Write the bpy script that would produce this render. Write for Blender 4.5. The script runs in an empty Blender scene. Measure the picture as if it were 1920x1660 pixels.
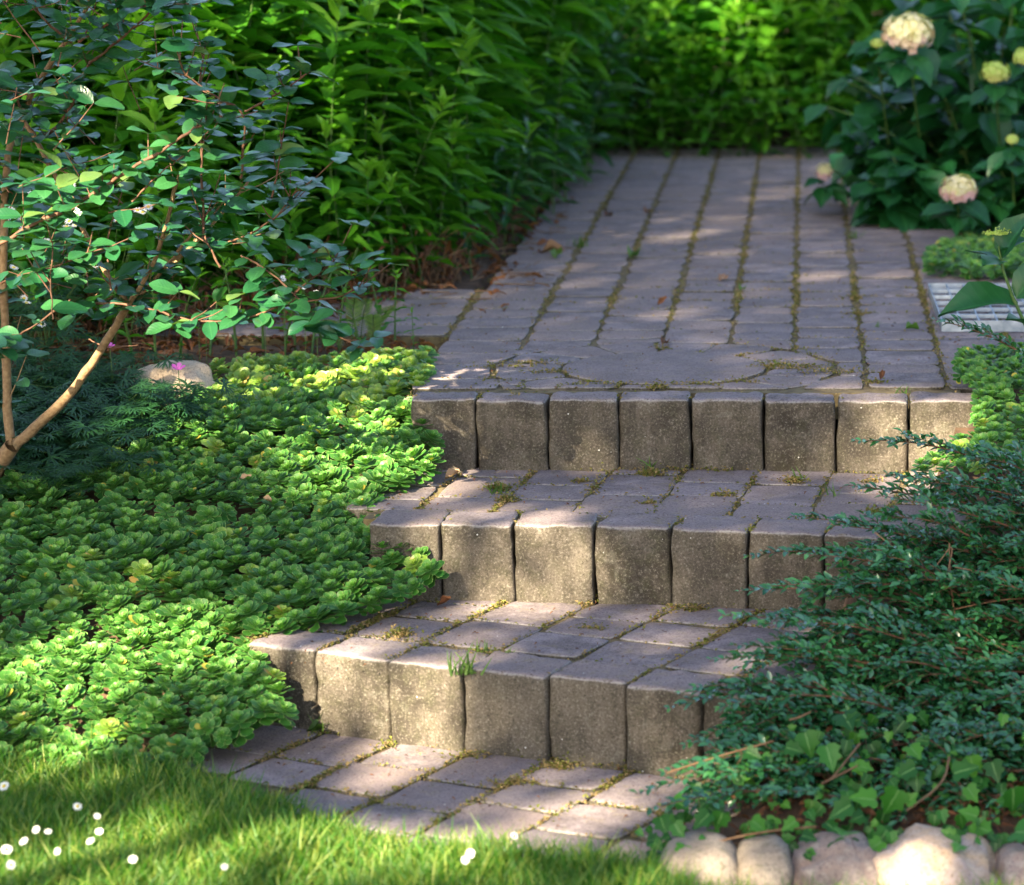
import bpy, math, random
import numpy as np
from mathutils import Vector, Matrix, noise

R = math.radians
random.seed(7)
rng = np.random.default_rng(11)
C = bpy.context.scene.collection

# ------------------------------------------------------------------ camera, sky, sun, exposure
F, CX, CY = 5800.0, 1450.0, 830.0          # pixels of the 1920 wide photograph
PHI = math.atan(1090.0 / F)
Z1, Z2, Z3 = .157, .314, .471              # tread levels, path level
CAMZ = Z3 + 1.165
SP, CP = math.sin(PHI), math.cos(PHI)

sc = bpy.context.scene
cam_d = bpy.data.cameras.new('camera'); cam = bpy.data.objects.new('camera', cam_d); C.objects.link(cam)
cam.location = (0, 0, CAMZ); cam.rotation_euler = (math.pi/2 - PHI, 0, 0)
cam_d.sensor_width = 36; cam_d.lens = F/1920*36; cam_d.shift_x = -(CX-960)/1920
cam_d.clip_start = .1; cam_d.clip_end = 500
cam_d.dof.use_dof = True; cam_d.dof.focus_distance = 6.55; cam_d.dof.aperture_fstop = 4.4
sc.camera = cam

SUN_EL, SUN_AZ = R(33), R(-154)            # azimuth measured from +Y towards +X
SUN = Vector((math.cos(SUN_EL)*math.sin(SUN_AZ), math.cos(SUN_EL)*math.cos(SUN_AZ), math.sin(SUN_EL)))
w = bpy.data.worlds.new('World'); sc.world = w; w.use_nodes = True
wn = w.node_tree; bg = wn.nodes['Background']
sky = wn.nodes.new('ShaderNodeTexSky'); sky.sky_type = 'NISHITA'; sky.sun_disc = False
sky.sun_elevation = SUN_EL; sky.sun_rotation = SUN_AZ; sky.air_density = 1.0; sky.dust_density = 2.0; sky.ozone_density = 1.0
wn.links.new(sky.outputs[0], bg.inputs[0]); bg.inputs[1].default_value = .06
sl = bpy.data.lights.new('sun', 'SUN'); sun = bpy.data.objects.new('sun', sl); C.objects.link(sun)
sl.energy = 4.6; sl.angle = R(.5); sl.color = (1, .86, .62)
sun.rotation_euler = SUN.to_track_quat('Z', 'Y').to_euler(); sun.location = (-4, -6, 8)
sc.view_settings.view_transform = 'Standard'; sc.view_settings.look = 'None'
sc.view_settings.gamma = 1; sc.view_settings.exposure = 2.85
sc.render.engine = 'CYCLES'
sc.cycles.max_bounces = 6; sc.cycles.transparent_max_bounces = 8

# ------------------------------------------------------------------ measuring helpers
def ray(px, py):
    u = (px-CX)/F; v = (py-CY)/F
    return Vector((u, CP - v*SP, -(SP + v*CP)))
def unp(px, py, z):
    d = ray(px, py); t = (z-CAMZ)/d.z
    return Vector((d.x*t, d.y*t, z))
def unY(px, py, Y):
    d = ray(px, py); t = Y/d.y
    return Vector((d.x*t, Y, CAMZ + d.z*t))
def proj(p):
    x, y, z = p[0], p[1], p[2]-CAMZ
    dep = y*CP - z*SP; up = y*SP + z*CP
    return CX + F*x/dep, CY - F*up/dep
def inpoly(px, py, poly):
    c = False; j = len(poly)-1
    for i in range(len(poly)):
        xi, yi = poly[i]; xj, yj = poly[j]
        if (yi > py) != (yj > py) and px < (xj-xi)*(py-yi)/(yj-yi)+xi: c = not c
        j = i
    return c

# ------------------------------------------------------------------ object helpers
def tag(o, label=None, cat=None, group=None, kind=None):
    for k, v in (('label', label), ('category', cat), ('group', group), ('kind', kind)):
        if v: o[k] = v
    return o
def empty(name, loc, **k):
    o = bpy.data.objects.new(name, None); C.objects.link(o); o.location = loc; o.empty_display_size = .05
    return tag(o, **k)
def link(name, me, parent=None, loc=None, **k):
    o = bpy.data.objects.new(name, me); C.objects.link(o)
    if loc is not None: o.location = loc
    if parent is not None: o.parent = parent
    return tag(o, **k)

class Geo:
    def __init__(s): s.V=[]; s.Q=[]; s.T=[]; s.A=[]; s.n=0; s.QM=[]; s.TM=[]
    def raw(s, V, Q=None, T=None, A=None, mat=0):
        V = np.asarray(V, float).reshape(-1, 3)
        if A is None: A = np.zeros((len(V), 3))
        s.V.append(V); s.A.append(np.asarray(A, float))
        if Q is not None and len(Q):
            s.Q.append(np.asarray(Q, int)+s.n); s.QM.append(np.full(len(Q), mat))
        if T is not None and len(T):
            s.T.append(np.asarray(T, int)+s.n); s.TM.append(np.full(len(T), mat))
        s.n += len(V)
    def many(s, t, Rm, P, mat=0, tone=None):
        V, Q, A = t; N = len(P)
        if N == 0: return
        Rm = np.asarray(Rm); P = np.asarray(P)
        W = np.einsum('nij,vj->nvi', Rm, V) + P[:, None, :]
        AA = np.repeat(A[None], N, 0).copy()
        if tone is not None: AA[:, :, 2] = np.asarray(tone)[:, None]
        off = (np.arange(N)*len(V))[:, None, None] + s.n
        s.V.append(W.reshape(-1, 3)); s.A.append(AA.reshape(-1, 3))
        s.Q.append((Q[None]+off).reshape(-1, 4)); s.QM.append(np.full(N*len(Q), mat))
        s.n += N*len(V)
    def tube(s, pts, radii, sides=5, mat=0, cap=False):
        pts = [Vector(p) for p in pts]; n = len(pts)
        if not hasattr(radii, '__len__'): radii = [radii]*n
        V = []; ref = Vector((.3, .2, .9)).normalized()
        for i, p in enumerate(pts):
            d = (pts[min(i+1, n-1)]-pts[max(i-1, 0)])
            d = d.normalized() if d.length > 1e-9 else Vector((0, 0, 1))
            a = d.cross(ref)
            if a.length < .1: a = d.cross(Vector((1, 0, 0)))
            a.normalize(); b = d.cross(a)
            for k in range(sides):
                t = 2*math.pi*k/sides
                V.append(p + (a*math.cos(t)+b*math.sin(t))*radii[i])
        Q = [(i*sides+k, i*sides+(k+1) % sides, (i+1)*sides+(k+1) % sides, (i+1)*sides+k) for i in range(n-1) for k in range(sides)]
        T = []
        if cap:
            V.append(pts[-1]); m = len(V)-1
            T = [((n-1)*sides+k, (n-1)*sides+(k+1) % sides, m) for k in range(sides)]
        s.raw([tuple(v) for v in V], Q, T, None, mat)
    def mesh(s, name, mats, smooth=True):
        me = bpy.data.meshes.new(name)
        V = np.concatenate(s.V).astype(np.float32); A = np.concatenate(s.A).astype(np.float32)
        Q = np.concatenate(s.Q) if s.Q else np.zeros((0, 4), int)
        T = np.concatenate(s.T) if s.T else np.zeros((0, 3), int)
        M = np.concatenate(s.QM+s.TM).astype(np.int32)
        me.vertices.add(len(V)); me.vertices.foreach_set('co', V.ravel())
        L = np.concatenate([Q.ravel(), T.ravel()]).astype(np.int32)
        me.loops.add(len(L)); me.loops.foreach_set('vertex_index', L)
        np_ = len(Q)+len(T); me.polygons.add(np_)
        st = np.concatenate([np.arange(len(Q))*4, len(Q)*4+np.arange(len(T))*3]).astype(np.int32)
        me.polygons.foreach_set('loop_start', st)
        me.polygons.foreach_set('material_index', M)
        me.polygons.foreach_set('use_smooth', np.full(np_, smooth))
        me.update(calc_edges=True)
        at = me.attributes.new('leafco', 'FLOAT_VECTOR', 'POINT'); at.data.foreach_set('vector', A.ravel())
        for m in (mats if isinstance(mats, (list, tuple)) else [mats]): me.materials.append(m)
        return me

# ------------------------------------------------------------------ materials
def nodes(name):
    m = bpy.data.materials.new(name); m.use_nodes = True
    nt = m.node_tree; return m, nt, nt.nodes['Principled BSDF'], nt.nodes['Material Output']
def N(nt, t, **k):
    n = nt.nodes.new(t)
    for a, b in k.items():
        if a.startswith('i_'): n.inputs[int(a[2:])].default_value = b
        else: setattr(n, a, b)
    return n
def ramp(nt, src, stops):
    r = nt.nodes.new('ShaderNodeValToRGB'); nt.links.new(src, r.inputs[0])
    e = r.color_ramp.elements
    while len(e) < len(stops): e.new(.5)
    for i, (p, c) in enumerate(stops):
        e[i].position = p; e[i].color = (c if hasattr(c, '__len__') else (c, c, c)) + ((1,) if not hasattr(c, '__len__') or len(c) == 3 else ())
    return r.outputs[0]
def mixc(nt, fac, a, b, mode='MIX'):
    m = nt.nodes.new('ShaderNodeMix'); m.data_type = 'RGBA'; m.blend_type = mode
    for sock, v in ((m.inputs['Factor'], fac), (m.inputs[6], a), (m.inputs[7], b)):
        if isinstance(v, (int, float)): sock.default_value = v
        elif isinstance(v, tuple): sock.default_value = v + (1,) if len(v) == 3 else v
        else: nt.links.new(v, sock)
    return m.outputs[2]
def math_(nt, op, a, b=0.0, clamp=False):
    m = nt.nodes.new('ShaderNodeMath'); m.operation = op; m.use_clamp = clamp
    for s_, v in ((m.inputs[0], a), (m.inputs[1], b)):
        if isinstance(v, (int, float)): s_.default_value = v
        else: nt.links.new(v, s_)
    return m.outputs[0]
def rnd(nt):
    oi = nt.nodes.new('ShaderNodeObjectInfo'); ge = nt.nodes.new('ShaderNodeNewGeometry')
    return math_(nt, 'FRACT', math_(nt, 'ADD', oi.outputs['Random'], ge.outputs['Random Per Island']))

def leaf_mat(name, ca, cb, young=None, margin=None, dead=None, dead_p=0, rough=.42, trans=.35, spec=.5, vein=.5, veincol=None, lat=.3):
    """ca..cb random between; young mixed by the tone attribute; margin at |u| near 1"""
    m, nt, bs, out = nodes(name)
    at = N(nt, 'ShaderNodeAttribute', attribute_name='leafco')
    sep = N(nt, 'ShaderNodeSeparateXYZ'); nt.links.new(at.outputs['Vector'], sep.inputs[0])
    u = math_(nt, 'ABSOLUTE', sep.outputs[0]); v = sep.outputs[1]; tone = sep.outputs[2]
    r = rnd(nt)
    col = mixc(nt, r, ca, cb)
    if young: col = mixc(nt, tone, col, young)
    tc = N(nt, 'ShaderNodeTexCoord'); ns = N(nt, 'ShaderNodeTexNoise', i_2=70.0, i_3=3.0)
    nt.links.new(tc.outputs['Object'], ns.inputs['Vector'])
    col = mixc(nt, math_(nt, 'MULTIPLY', ns.outputs[0], .45), col, tuple(c*.45 for c in ca))
    if vein:
        mid = math_(nt, 'LESS_THAN', u, .07)
        wv = math_(nt, 'SUBTRACT', v, math_(nt, 'MULTIPLY', u, .22))
        ln = math_(nt, 'GREATER_THAN', math_(nt, 'SINE', math_(nt, 'MULTIPLY', wv, 50.0)), .86)
        vn = math_(nt, 'MAXIMUM', mid, math_(nt, 'MULTIPLY', ln, lat))
        vc = veincol or tuple(min(1, c*1.9+.02) for c in cb)
        col = mixc(nt, math_(nt, 'MULTIPLY', vn, vein), col, vc)
        bmp = N(nt, 'ShaderNodeBump', i_0=.12, i_1=.001)
        nt.links.new(math_(nt, 'SINE', math_(nt, 'MULTIPLY', wv, 50.0)), bmp.inputs['Height'])
        nt.links.new(bmp.outputs[0], bs.inputs['Normal'])
    if margin:
        e = math_(nt, 'GREATER_THAN', u, .86)
        col = mixc(nt, math_(nt, 'MULTIPLY', e, .75), col, margin)
    if dead:
        col = mixc(nt, math_(nt, 'GREATER_THAN', math_(nt, 'FRACT', math_(nt, 'MULTIPLY', r, 37.7)), 1-dead_p), col, dead)
    nt.links.new(col, bs.inputs['Base Color'])
    bs.inputs['Roughness'].default_value = rough; bs.inputs['Specular IOR Level'].default_value = spec
    tr = N(nt, 'ShaderNodeBsdfTranslucent'); tcol = mixc(nt, 1.0, col, (1.5, 1.7, .6), 'MULTIPLY'); nt.links.new(tcol, tr.inputs[0])
    mx = N(nt, 'ShaderNodeMixShader', i_0=trans)
    nt.links.new(bs.outputs[0], mx.inputs[1]); nt.links.new(tr.outputs[0], mx.inputs[2]); nt.links.new(mx.outputs[0], out.inputs[0])
    return m
def flat_mat(name, ca, cb=None, rough=.7, scale=60, metal=0, bump=0, trans=0, spec=.4):
    m, nt, bs, out = nodes(name); cb = cb or ca
    tc = N(nt, 'ShaderNodeTexCoord'); ns = N(nt, 'ShaderNodeTexNoise', i_2=float(scale), i_3=5.0)
    nt.links.new(tc.outputs['Object'], ns.inputs['Vector'])
    f = ramp(nt, ns.outputs[0], [(.35, 0.), (.65, 1.)])
    col = mixc(nt, f, ca, cb); nt.links.new(col, bs.inputs['Base Color'])
    bs.inputs['Roughness'].default_value = rough; bs.inputs['Metallic'].default_value = metal
    bs.inputs['Specular IOR Level'].default_value = spec
    if bump:
        b = N(nt, 'ShaderNodeBump', i_0=.6, i_1=bump); nt.links.new(ns.outputs[0], b.inputs['Height']); nt.links.new(b.outputs[0], bs.inputs['Normal'])
    if trans:
        tr = N(nt, 'ShaderNodeBsdfTranslucent'); nt.links.new(col, tr.inputs[0])
        mx = N(nt, 'ShaderNodeMixShader', i_0=trans)
        nt.links.new(bs.outputs[0], mx.inputs[1]); nt.links.new(tr.outputs[0], mx.inputs[2]); nt.links.new(mx.outputs[0], out.inputs[0])
    return m

def stone_mat(name, top, side):
    """tumbled concrete: mauve grey worn top, olive brown algae-stained side, grit, pits and pale flecks"""
    m, nt, bs, out = nodes(name)
    oi = N(nt, 'ShaderNodeObjectInfo'); tc = N(nt, 'ShaderNodeTexCoord')
    off = N(nt, 'ShaderNodeVectorMath', operation='ADD')
    sc_ = N(nt, 'ShaderNodeVectorMath', operation='SCALE'); sc_.inputs[0].default_value = (13.1, 7.7, 5.3)
    nt.links.new(oi.outputs['Random'], sc_.inputs['Scale']); nt.links.new(tc.outputs['Object'], off.inputs[0]); nt.links.new(sc_.outputs[0], off.inputs[1])
    P = off.outputs[0]
    def ns(scale, det=6., rough_=.6, dist=0.):
        n = N(nt, 'ShaderNodeTexNoise', i_2=scale, i_3=det, i_4=rough_); n.inputs['Distortion'].default_value = dist
        nt.links.new(P, n.inputs['Vector']); return n.outputs[0]
    big = ns(9., 5., .65, .4); med = ns(38., 6., .7); fin = ns(210., 5., .75); grit = ns(480., 2., .6)
    ge = N(nt, 'ShaderNodeNewGeometry'); sp = N(nt, 'ShaderNodeSeparateXYZ'); nt.links.new(ge.outputs['Normal'], sp.inputs[0])
    rr_ = math_(nt, 'FRACT', math_(nt, 'MULTIPLY', oi.outputs['Random'], 17.3))
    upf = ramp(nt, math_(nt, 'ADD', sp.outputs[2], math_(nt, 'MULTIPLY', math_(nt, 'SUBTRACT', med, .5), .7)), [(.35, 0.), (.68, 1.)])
    r = oi.outputs['Random']
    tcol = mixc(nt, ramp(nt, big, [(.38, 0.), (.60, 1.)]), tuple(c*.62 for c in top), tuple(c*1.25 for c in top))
    tcol = mixc(nt, ramp(nt, med, [(.36, .55), (.50, 0.)]), tcol, tuple(c*.42 for c in top))
    tcol = mixc(nt, math_(nt, 'MULTIPLY', rr_, .55), tcol, tuple(c*.66 for c in top))
    tcol = mixc(nt, math_(nt, 'MULTIPLY', r, .7), tcol, (top[0]*1.08, top[1]*.98, top[2]*.86))
    tcol = mixc(nt, ramp(nt, med, [(.52, 0.), (.66, .6)]), tcol, (.22, .18, .115))       # dust and earth
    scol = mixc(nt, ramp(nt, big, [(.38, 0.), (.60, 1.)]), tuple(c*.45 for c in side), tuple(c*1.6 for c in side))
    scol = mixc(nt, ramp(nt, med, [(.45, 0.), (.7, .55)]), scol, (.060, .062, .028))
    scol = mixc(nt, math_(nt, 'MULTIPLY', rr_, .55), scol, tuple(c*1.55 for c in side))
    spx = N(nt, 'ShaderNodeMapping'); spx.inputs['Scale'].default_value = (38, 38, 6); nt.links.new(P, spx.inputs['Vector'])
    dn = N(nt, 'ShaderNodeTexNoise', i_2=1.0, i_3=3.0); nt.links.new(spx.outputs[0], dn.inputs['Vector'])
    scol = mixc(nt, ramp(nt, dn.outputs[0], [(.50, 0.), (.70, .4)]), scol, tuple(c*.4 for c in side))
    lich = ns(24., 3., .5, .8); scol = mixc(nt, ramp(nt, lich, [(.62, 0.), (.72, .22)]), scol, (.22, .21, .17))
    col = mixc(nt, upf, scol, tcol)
    ed = ramp(nt, math_(nt, 'ADD', math_(nt, 'ABSOLUTE', math_(nt, 'SUBTRACT', sp.outputs[2], .62)), math_(nt, 'MULTIPLY', math_(nt, 'SUBTRACT', med, .5), .9)), [(.02, .6), (.26, 0.)])
    col = mixc(nt, ed, col, (.36, .34, .31))                                              # worn pale arris
    col = mixc(nt, ramp(nt, fin, [(.34, .85), (.47, 0.)]), col, (.035, .03, .022), )      # pits
    col = mixc(nt, ramp(nt, fin, [(.54, 0.), (.68, .5)]), col, (.38, .34, .28))          # grit
    fl = N(nt, 'ShaderNodeTexVoronoi', i_2=75.); nt.links.new(P, fl.inputs['Vector'])
    fsep = N(nt, 'ShaderNodeSeparateColor'); nt.links.new(fl.outputs['Color'], fsep.inputs[0])
    spk = math_(nt, 'MULTIPLY', math_(nt, 'LESS_THAN', fl.outputs['Distance'], .13), math_(nt, 'GREATER_THAN', fsep.outputs[0], .975))
    col = mixc(nt, spk, col, (.6, .58, .54))
    nt.links.new(col, bs.inputs['Base Color'])
    bs.inputs['Roughness'].default_value = .9; bs.inputs['Specular IOR Level'].default_value = .12
    h = math_(nt, 'ADD', math_(nt, 'MULTIPLY', fin, .6), math_(nt, 'ADD', math_(nt, 'MULTIPLY', med, 1.2), math_(nt, 'MULTIPLY', grit, .3)))
    b = N(nt, 'ShaderNodeBump', i_0=.8, i_1=.004); nt.links.new(h, b.inputs['Height']); nt.links.new(b.outputs[0], bs.inputs['Normal'])
    return m

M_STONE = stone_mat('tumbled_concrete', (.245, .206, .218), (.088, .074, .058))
M_JOINT = flat_mat('joint_sand', (.09, .065, .035), (.17, .13, .06), rough=1, scale=45, bump=.004)
M_SOIL = flat_mat('garden_soil', (.05, .028, .015), (.12, .07, .04), rough=1, scale=22, bump=.02)
M_MOSS = leaf_mat('moss', (.10, .12, .02), (.27, .25, .07), dead=(.28, .20, .09), dead_p=.5, rough=.9, trans=.2, spec=.1, vein=0)
M_TUFT = leaf_mat('joint_weeds', (.05, .12, .015), (.14, .25, .04), rough=.6, trans=.3, vein=0)
M_GRASS = leaf_mat('lawn_blades', (.022, .12, .008), (.085, .24, .018), young=(.36, .40, .08), rough=.45, trans=.4, vein=0)
M_SEDUM = leaf_mat('stonecrop', (.030, .135, .024), (.070, .215, .028), young=(.13, .32, .045), margin=(.30, .44, .13), dead=(.42, .36, .05), dead_p=.008, rough=.42, trans=.2, spec=.3, vein=0)
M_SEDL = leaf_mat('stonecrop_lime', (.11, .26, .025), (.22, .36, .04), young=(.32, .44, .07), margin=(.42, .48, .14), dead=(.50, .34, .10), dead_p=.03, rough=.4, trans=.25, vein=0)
M_PER = leaf_mat('perennial_leaf', (.028, .155, .008), (.095, .28, .015), young=(.20, .43, .035), rough=.48, spec=.25, trans=.38, vein=.35)
M_PERD = leaf_mat('perennial_leaf_dark_species', (.016, .085, .018), (.035, .12, .022), rough=.4, trans=.3, vein=.35)  # darker green species, the plants arching over the path edge
M_VIB = leaf_mat('viburnum_leaf', (.014, .095, .036), (.040, .155, .046), young=(.16, .26, .06), rough=.3, trans=.2, spec=.8, vein=.12)
M_HYD = leaf_mat('hydrangea_leaf', (.008, .075, .020), (.022, .13, .028), young=(.12, .30, .04), rough=.38, trans=.25, vein=.22)
M_LON = leaf_mat('box_honeysuckle_leaf', (.012, .085, .034), (.045, .19, .060), young=(.09, .28, .04), rough=.25, trans=.15, spec=.9, vein=0)
M_IVY = leaf_mat('ivy_leaf', (.010, .065, .010), (.040, .18, .018), young=(.09, .28, .025), spec=.3, rough=.42, trans=.25, vein=.6, veincol=(.16, .30, .10), lat=0.)
M_CRA = leaf_mat('cranesbill_leaf', (.012, .06, .018), (.025, .10, .022), young=(.05, .17, .03), rough=.45, trans=.25, vein=.3)
M_LITTER = leaf_mat('dry_leaf', (.30, .15, .075), (.42, .28, .16), rough=.7, trans=.15, vein=.5)
M_LITTERD = leaf_mat('withered_leaf', (.10, .035, .015), (.26, .10, .035), rough=.8, trans=.3, vein=.3)
M_BARK = flat_mat('young_bark', (.17, .10, .045), (.27, .18, .09), rough=.8, scale=120, bump=.002)
M_TWIG = flat_mat('dark_twig', (.085, .04, .022), (.16, .08, .045), rough=.7, scale=90)
M_STEMG = flat_mat('green_stem', (.04, .11, .02), (.08, .14, .03), rough=.6, scale=60)
M_STRAW = flat_mat('dry_stem', (.20, .12, .06), (.13, .065, .03), rough=.8, scale=60)
M_WHITE = flat_mat('white_petals', (.80, .80, .76), rough=.6, trans=.2)
M_YEL = flat_mat('flower_eye', (.75, .50, .04), (.65, .55, .08), rough=.8)
M_PINK = flat_mat('magenta_petals', (.62, .10, .50), (.70, .20, .60), rough=.6, trans=.3)
M_HPALE = leaf_mat('hydrangea_floret', (.72, .66, .33), (.80, .74, .50), young=(.82, .48, .56), rough=.6, trans=.25, vein=0)
M_HGRN = leaf_mat('hydrangea_bud_floret', (.45, .60, .10), (.62, .70, .20), young=(.75, .50, .30), rough=.6, trans=.25, vein=0)
M_METAL = flat_mat('galvanised_steel', (.26, .31, .37), (.48, .53, .58), rough=.45, scale=35, metal=.75)

M_CAN = leaf_mat('shade_tree_leaf', (.03, .07, .02), (.05, .10, .02), rough=.5, trans=.12, vein=0)

def boulder_mat(name, a, b, c):
    m, nt, bs, out = nodes(name)
    tc = N(nt, 'ShaderNodeTexCoord')
    def ns(s, d=6.): n = N(nt, 'ShaderNodeTexNoise', i_2=s, i_3=d, i_4=.65); nt.links.new(tc.outputs['Object'], n.inputs['Vector']); return n.outputs[0]
    x = ns(14.); y = ns(55.); z = ns(240., 3.)
    col = mixc(nt, ramp(nt, x, [(.4, 0.), (.6, 1.)]), a, b)
    col = mixc(nt, ramp(nt, y, [(.5, 0.), (.66, .8)]), col, c)
    col = mixc(nt, ramp(nt, z, [(.33, .8), (.48, 0.)]), col, tuple(k*.3 for k in a))
    nt.links.new(col, bs.inputs['Base Color']); bs.inputs['Roughness'].default_value = .8
    h = math_(nt, 'ADD', y, math_(nt, 'MULTIPLY', z, .4))
    bb = N(nt, 'ShaderNodeBump', i_0=.8, i_1=.006); nt.links.new(h, bb.inputs['Height']); nt.links.new(bb.outputs[0], bs.inputs['Normal'])
    return m
M_BG = boulder_mat('grey_granite', (0.20, 0.16, 0.125), (0.34, 0.28, 0.22), (0.11, 0.10, 0.06))
M_BP = boulder_mat('pink_granite', (0.33, 0.23, 0.18), (0.25, 0.20, 0.19), (0.45, 0.37, 0.29))
M_BO = boulder_mat('ochre_granite', (0.46, 0.32, 0.20), (0.34, 0.28, 0.28), (0.502, 0.402, 0.301))
M_BS = boulder_mat('sandstone', (.48, .35, .23), (.56, .43, .30), (.36, .27, .19))

# ------------------------------------------------------------------ geometry templates
def leaf_t(nl=6, nc=1, width=.3, shape='lance', fold=.2, droop=.2, tone=0., stalk=.0, wave=0., teeth=0.):
    V = []; A = []
    for i in range(nl+1):
        v = i/nl
        if shape == 'lance': p = (v+.02)**.55*(1.02-v)**.9*1.75
        elif shape == 'oval': p = math.sin(math.pi*min(1, v*.96+.02))**.62
        elif shape == 'round': p = math.sqrt(max(0, 1-(2*v-1)**2))*1.0
        elif shape == 'spoon': p = (.16+1.0*v**1.3)*math.sqrt(max(0.0, 1-max(0, (v-.55)/.45)**2.4)) if v < 1 else .28
        elif shape == 'blade': p = (1-v)**.6 if v < 1 else 0
        p = max(p, .03)
        if stalk and v < stalk: p = .05
        hw = width*.5*p*(1+(teeth if i % 2 else -teeth) if 0 < v < 1 else 1)
        for c in range(-nc, nc+1):
            u = c/nc
            V.append((u*hw, v - abs(u)*0.0, -droop*v*v + fold*abs(u)*hw*2 + wave*math.sin(v*9+u*2)*.06*abs(u)))
            A.append((u, v, tone))
    k = 2*nc+1
    Q = [(i*k+c, i*k+c+1, (i+1)*k+c+1, (i+1)*k+c) for i in range(nl) for c in range(2*nc)]
    return np.array(V), np.array(Q), np.array(A)
def join_t(ts):
    V = []; Q = []; A = []; n = 0
    for t, Rm, P in ts:
        V.append(t[0]@np.asarray(Rm).T + np.asarray(P)); Q.append(t[1]+n); A.append(t[2]); n += len(t[0])
    return np.concatenate(V), np.concatenate(Q), np.concatenate(A)
def frame(d, up, s=1.0):
    y = Vector(d).normalized(); x = y.cross(Vector(up))
    if x.length < 1e-4: x = Vector((1, 0, 0))
    x.normalize(); z = x.cross(y)
    return np.array([[x.x, y.x, z.x], [x.y, y.y, z.y], [x.z, y.z, z.z]])*s
def rotz(a): c, s = math.cos(a), math.sin(a); return np.array([[c, -s, 0], [s, c, 0], [0, 0, 1.]])
def put_leaf(me, par, P, Rm, name='leaf'):
    o = bpy.data.objects.new(name, me); C.objects.link(o); o.parent = par
    o.matrix_local = Matrix([[*Rm[0], P[0]], [*Rm[1], P[1]], [*Rm[2], P[2]], [0, 0, 0, 1]])
    return o
def t_mesh(t, name, mat):
    g = Geo(); g.raw(t[0], t[1], None, t[2]); return g.mesh(name, mat)
def bez(a, b, c, n):
    a, b, c = Vector(a), Vector(b), Vector(c)
    return [a*(1-t)**2 + b*2*t*(1-t) + c*t*t for t in [i/n for i in range(n+1)]]
def smoothline(p, it=2):
    for _ in range(it):
        q = [p[0]]
        for a, b in zip(p, p[1:]): q += [a*.75+b*.25, a*.25+b*.75]
        q.append(p[-1]); p = q
    return p
def along(pts, t):
    n = len(pts)-1; f = min(max(t, 0), .9999)*n; i = int(f)
    return pts[i].lerp(pts[i+1], f-i), (pts[i+1]-pts[i]).normalized()
U = random.uniform

# ------------------------------------------------------------------ ground
def smooth(v, pts):
    if v <= pts[0][0]: return pts[0][1]
    for (a, za), (b, zb) in zip(pts, pts[1:]):
        if v < b:
            t = (v-a)/(b-a); return za + (zb-za)*t
    return pts[-1][1]
LB = [(5.42, -.012), (5.75, .10), (6.15, .225), (6.72, .375), (7.15, .455), (40, .455)]
RB = [(4.85, -.012), (5.05, .03), (5.6, .14), (6.2, .30), (6.75, .43), (7.0, .455), (40, .455)]
def ground_z(x, y):
    t = min(max((x+.55)/.5, 0), 1)
    z = smooth(y, LB)*(1-t) + smooth(y, RB)*t
    return z + .012*noise.noise(Vector((x*3, y*3, 0)))
# outline of everything paved, where the soil sits lower
PAVED = [[unp(500, 1330, 0), unp(330, 1440, 0), unp(740, 1660, 0), unp(1300, 1650, 0), unp(1420, 1420, 0)],
         [unp(480, 1210, Z1), unp(560, 1385, 0), unp(1330, 1440, 0), unp(1480, 1440, 0), unp(1600, 1150, Z1), unp(830, 1090, Z1)],
         [unp(710, 960, Z2), unp(830, 1125, Z1), unp(1560, 1160, Z1), unp(1700, 1120, Z1), unp(1790, 880, Z2), unp(820, 880, Z2)],
         [(-.80, 6.72), (.42, 6.72), (.42, 6.95), (1.3, 7.3), (1.3, 8.95), (.60, 8.95), (.58, 9.75), (.42, 9.8), (.45, 12.8), (-.80, 12.8), (-.8, 8.4), (-1.5, 8.4), (-1.5, 7.62), (-.8, 7.62)]]
PAVED = [[(p[0], p[1]) for p in q] for q in PAVED]
def build_ground():
    xs = [-60, -20, -8, -4] + [-3.2+.05*i for i in range(97)] + [2.2, 3, 5, 10, 30, 60]
    ys = [-40, -10, 0, 3, 4] + [4.4+.05*i for i in range(92)] + [9.1+.2*i for i in range(26)] + [15, 18, 25, 40, 80, 200]
    V = []; 
    for y in ys:
        for x in xs:
            z = ground_z(x, y) - .004
            if -2.2 < x < 1.4 and 4.5 < y < 13:
                if any(inpoly(x, y, q) for q in PAVED): z -= .20 if y < 6.9 else .07
            if y > 14: z += 0.0
            V.append((x, y, z))
    nx = len(xs)
    Q = [(j*nx+i, j*nx+i+1, (j+1)*nx+i+1, (j+1)*nx+i) for j in range(len(ys)-1) for i in range(nx-1)]
    g = Geo(); g.raw(V, Q)
    link('ground', g.mesh('ground', M_SOIL), kind='structure', label='brown garden soil between the plants')
build_ground()

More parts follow.
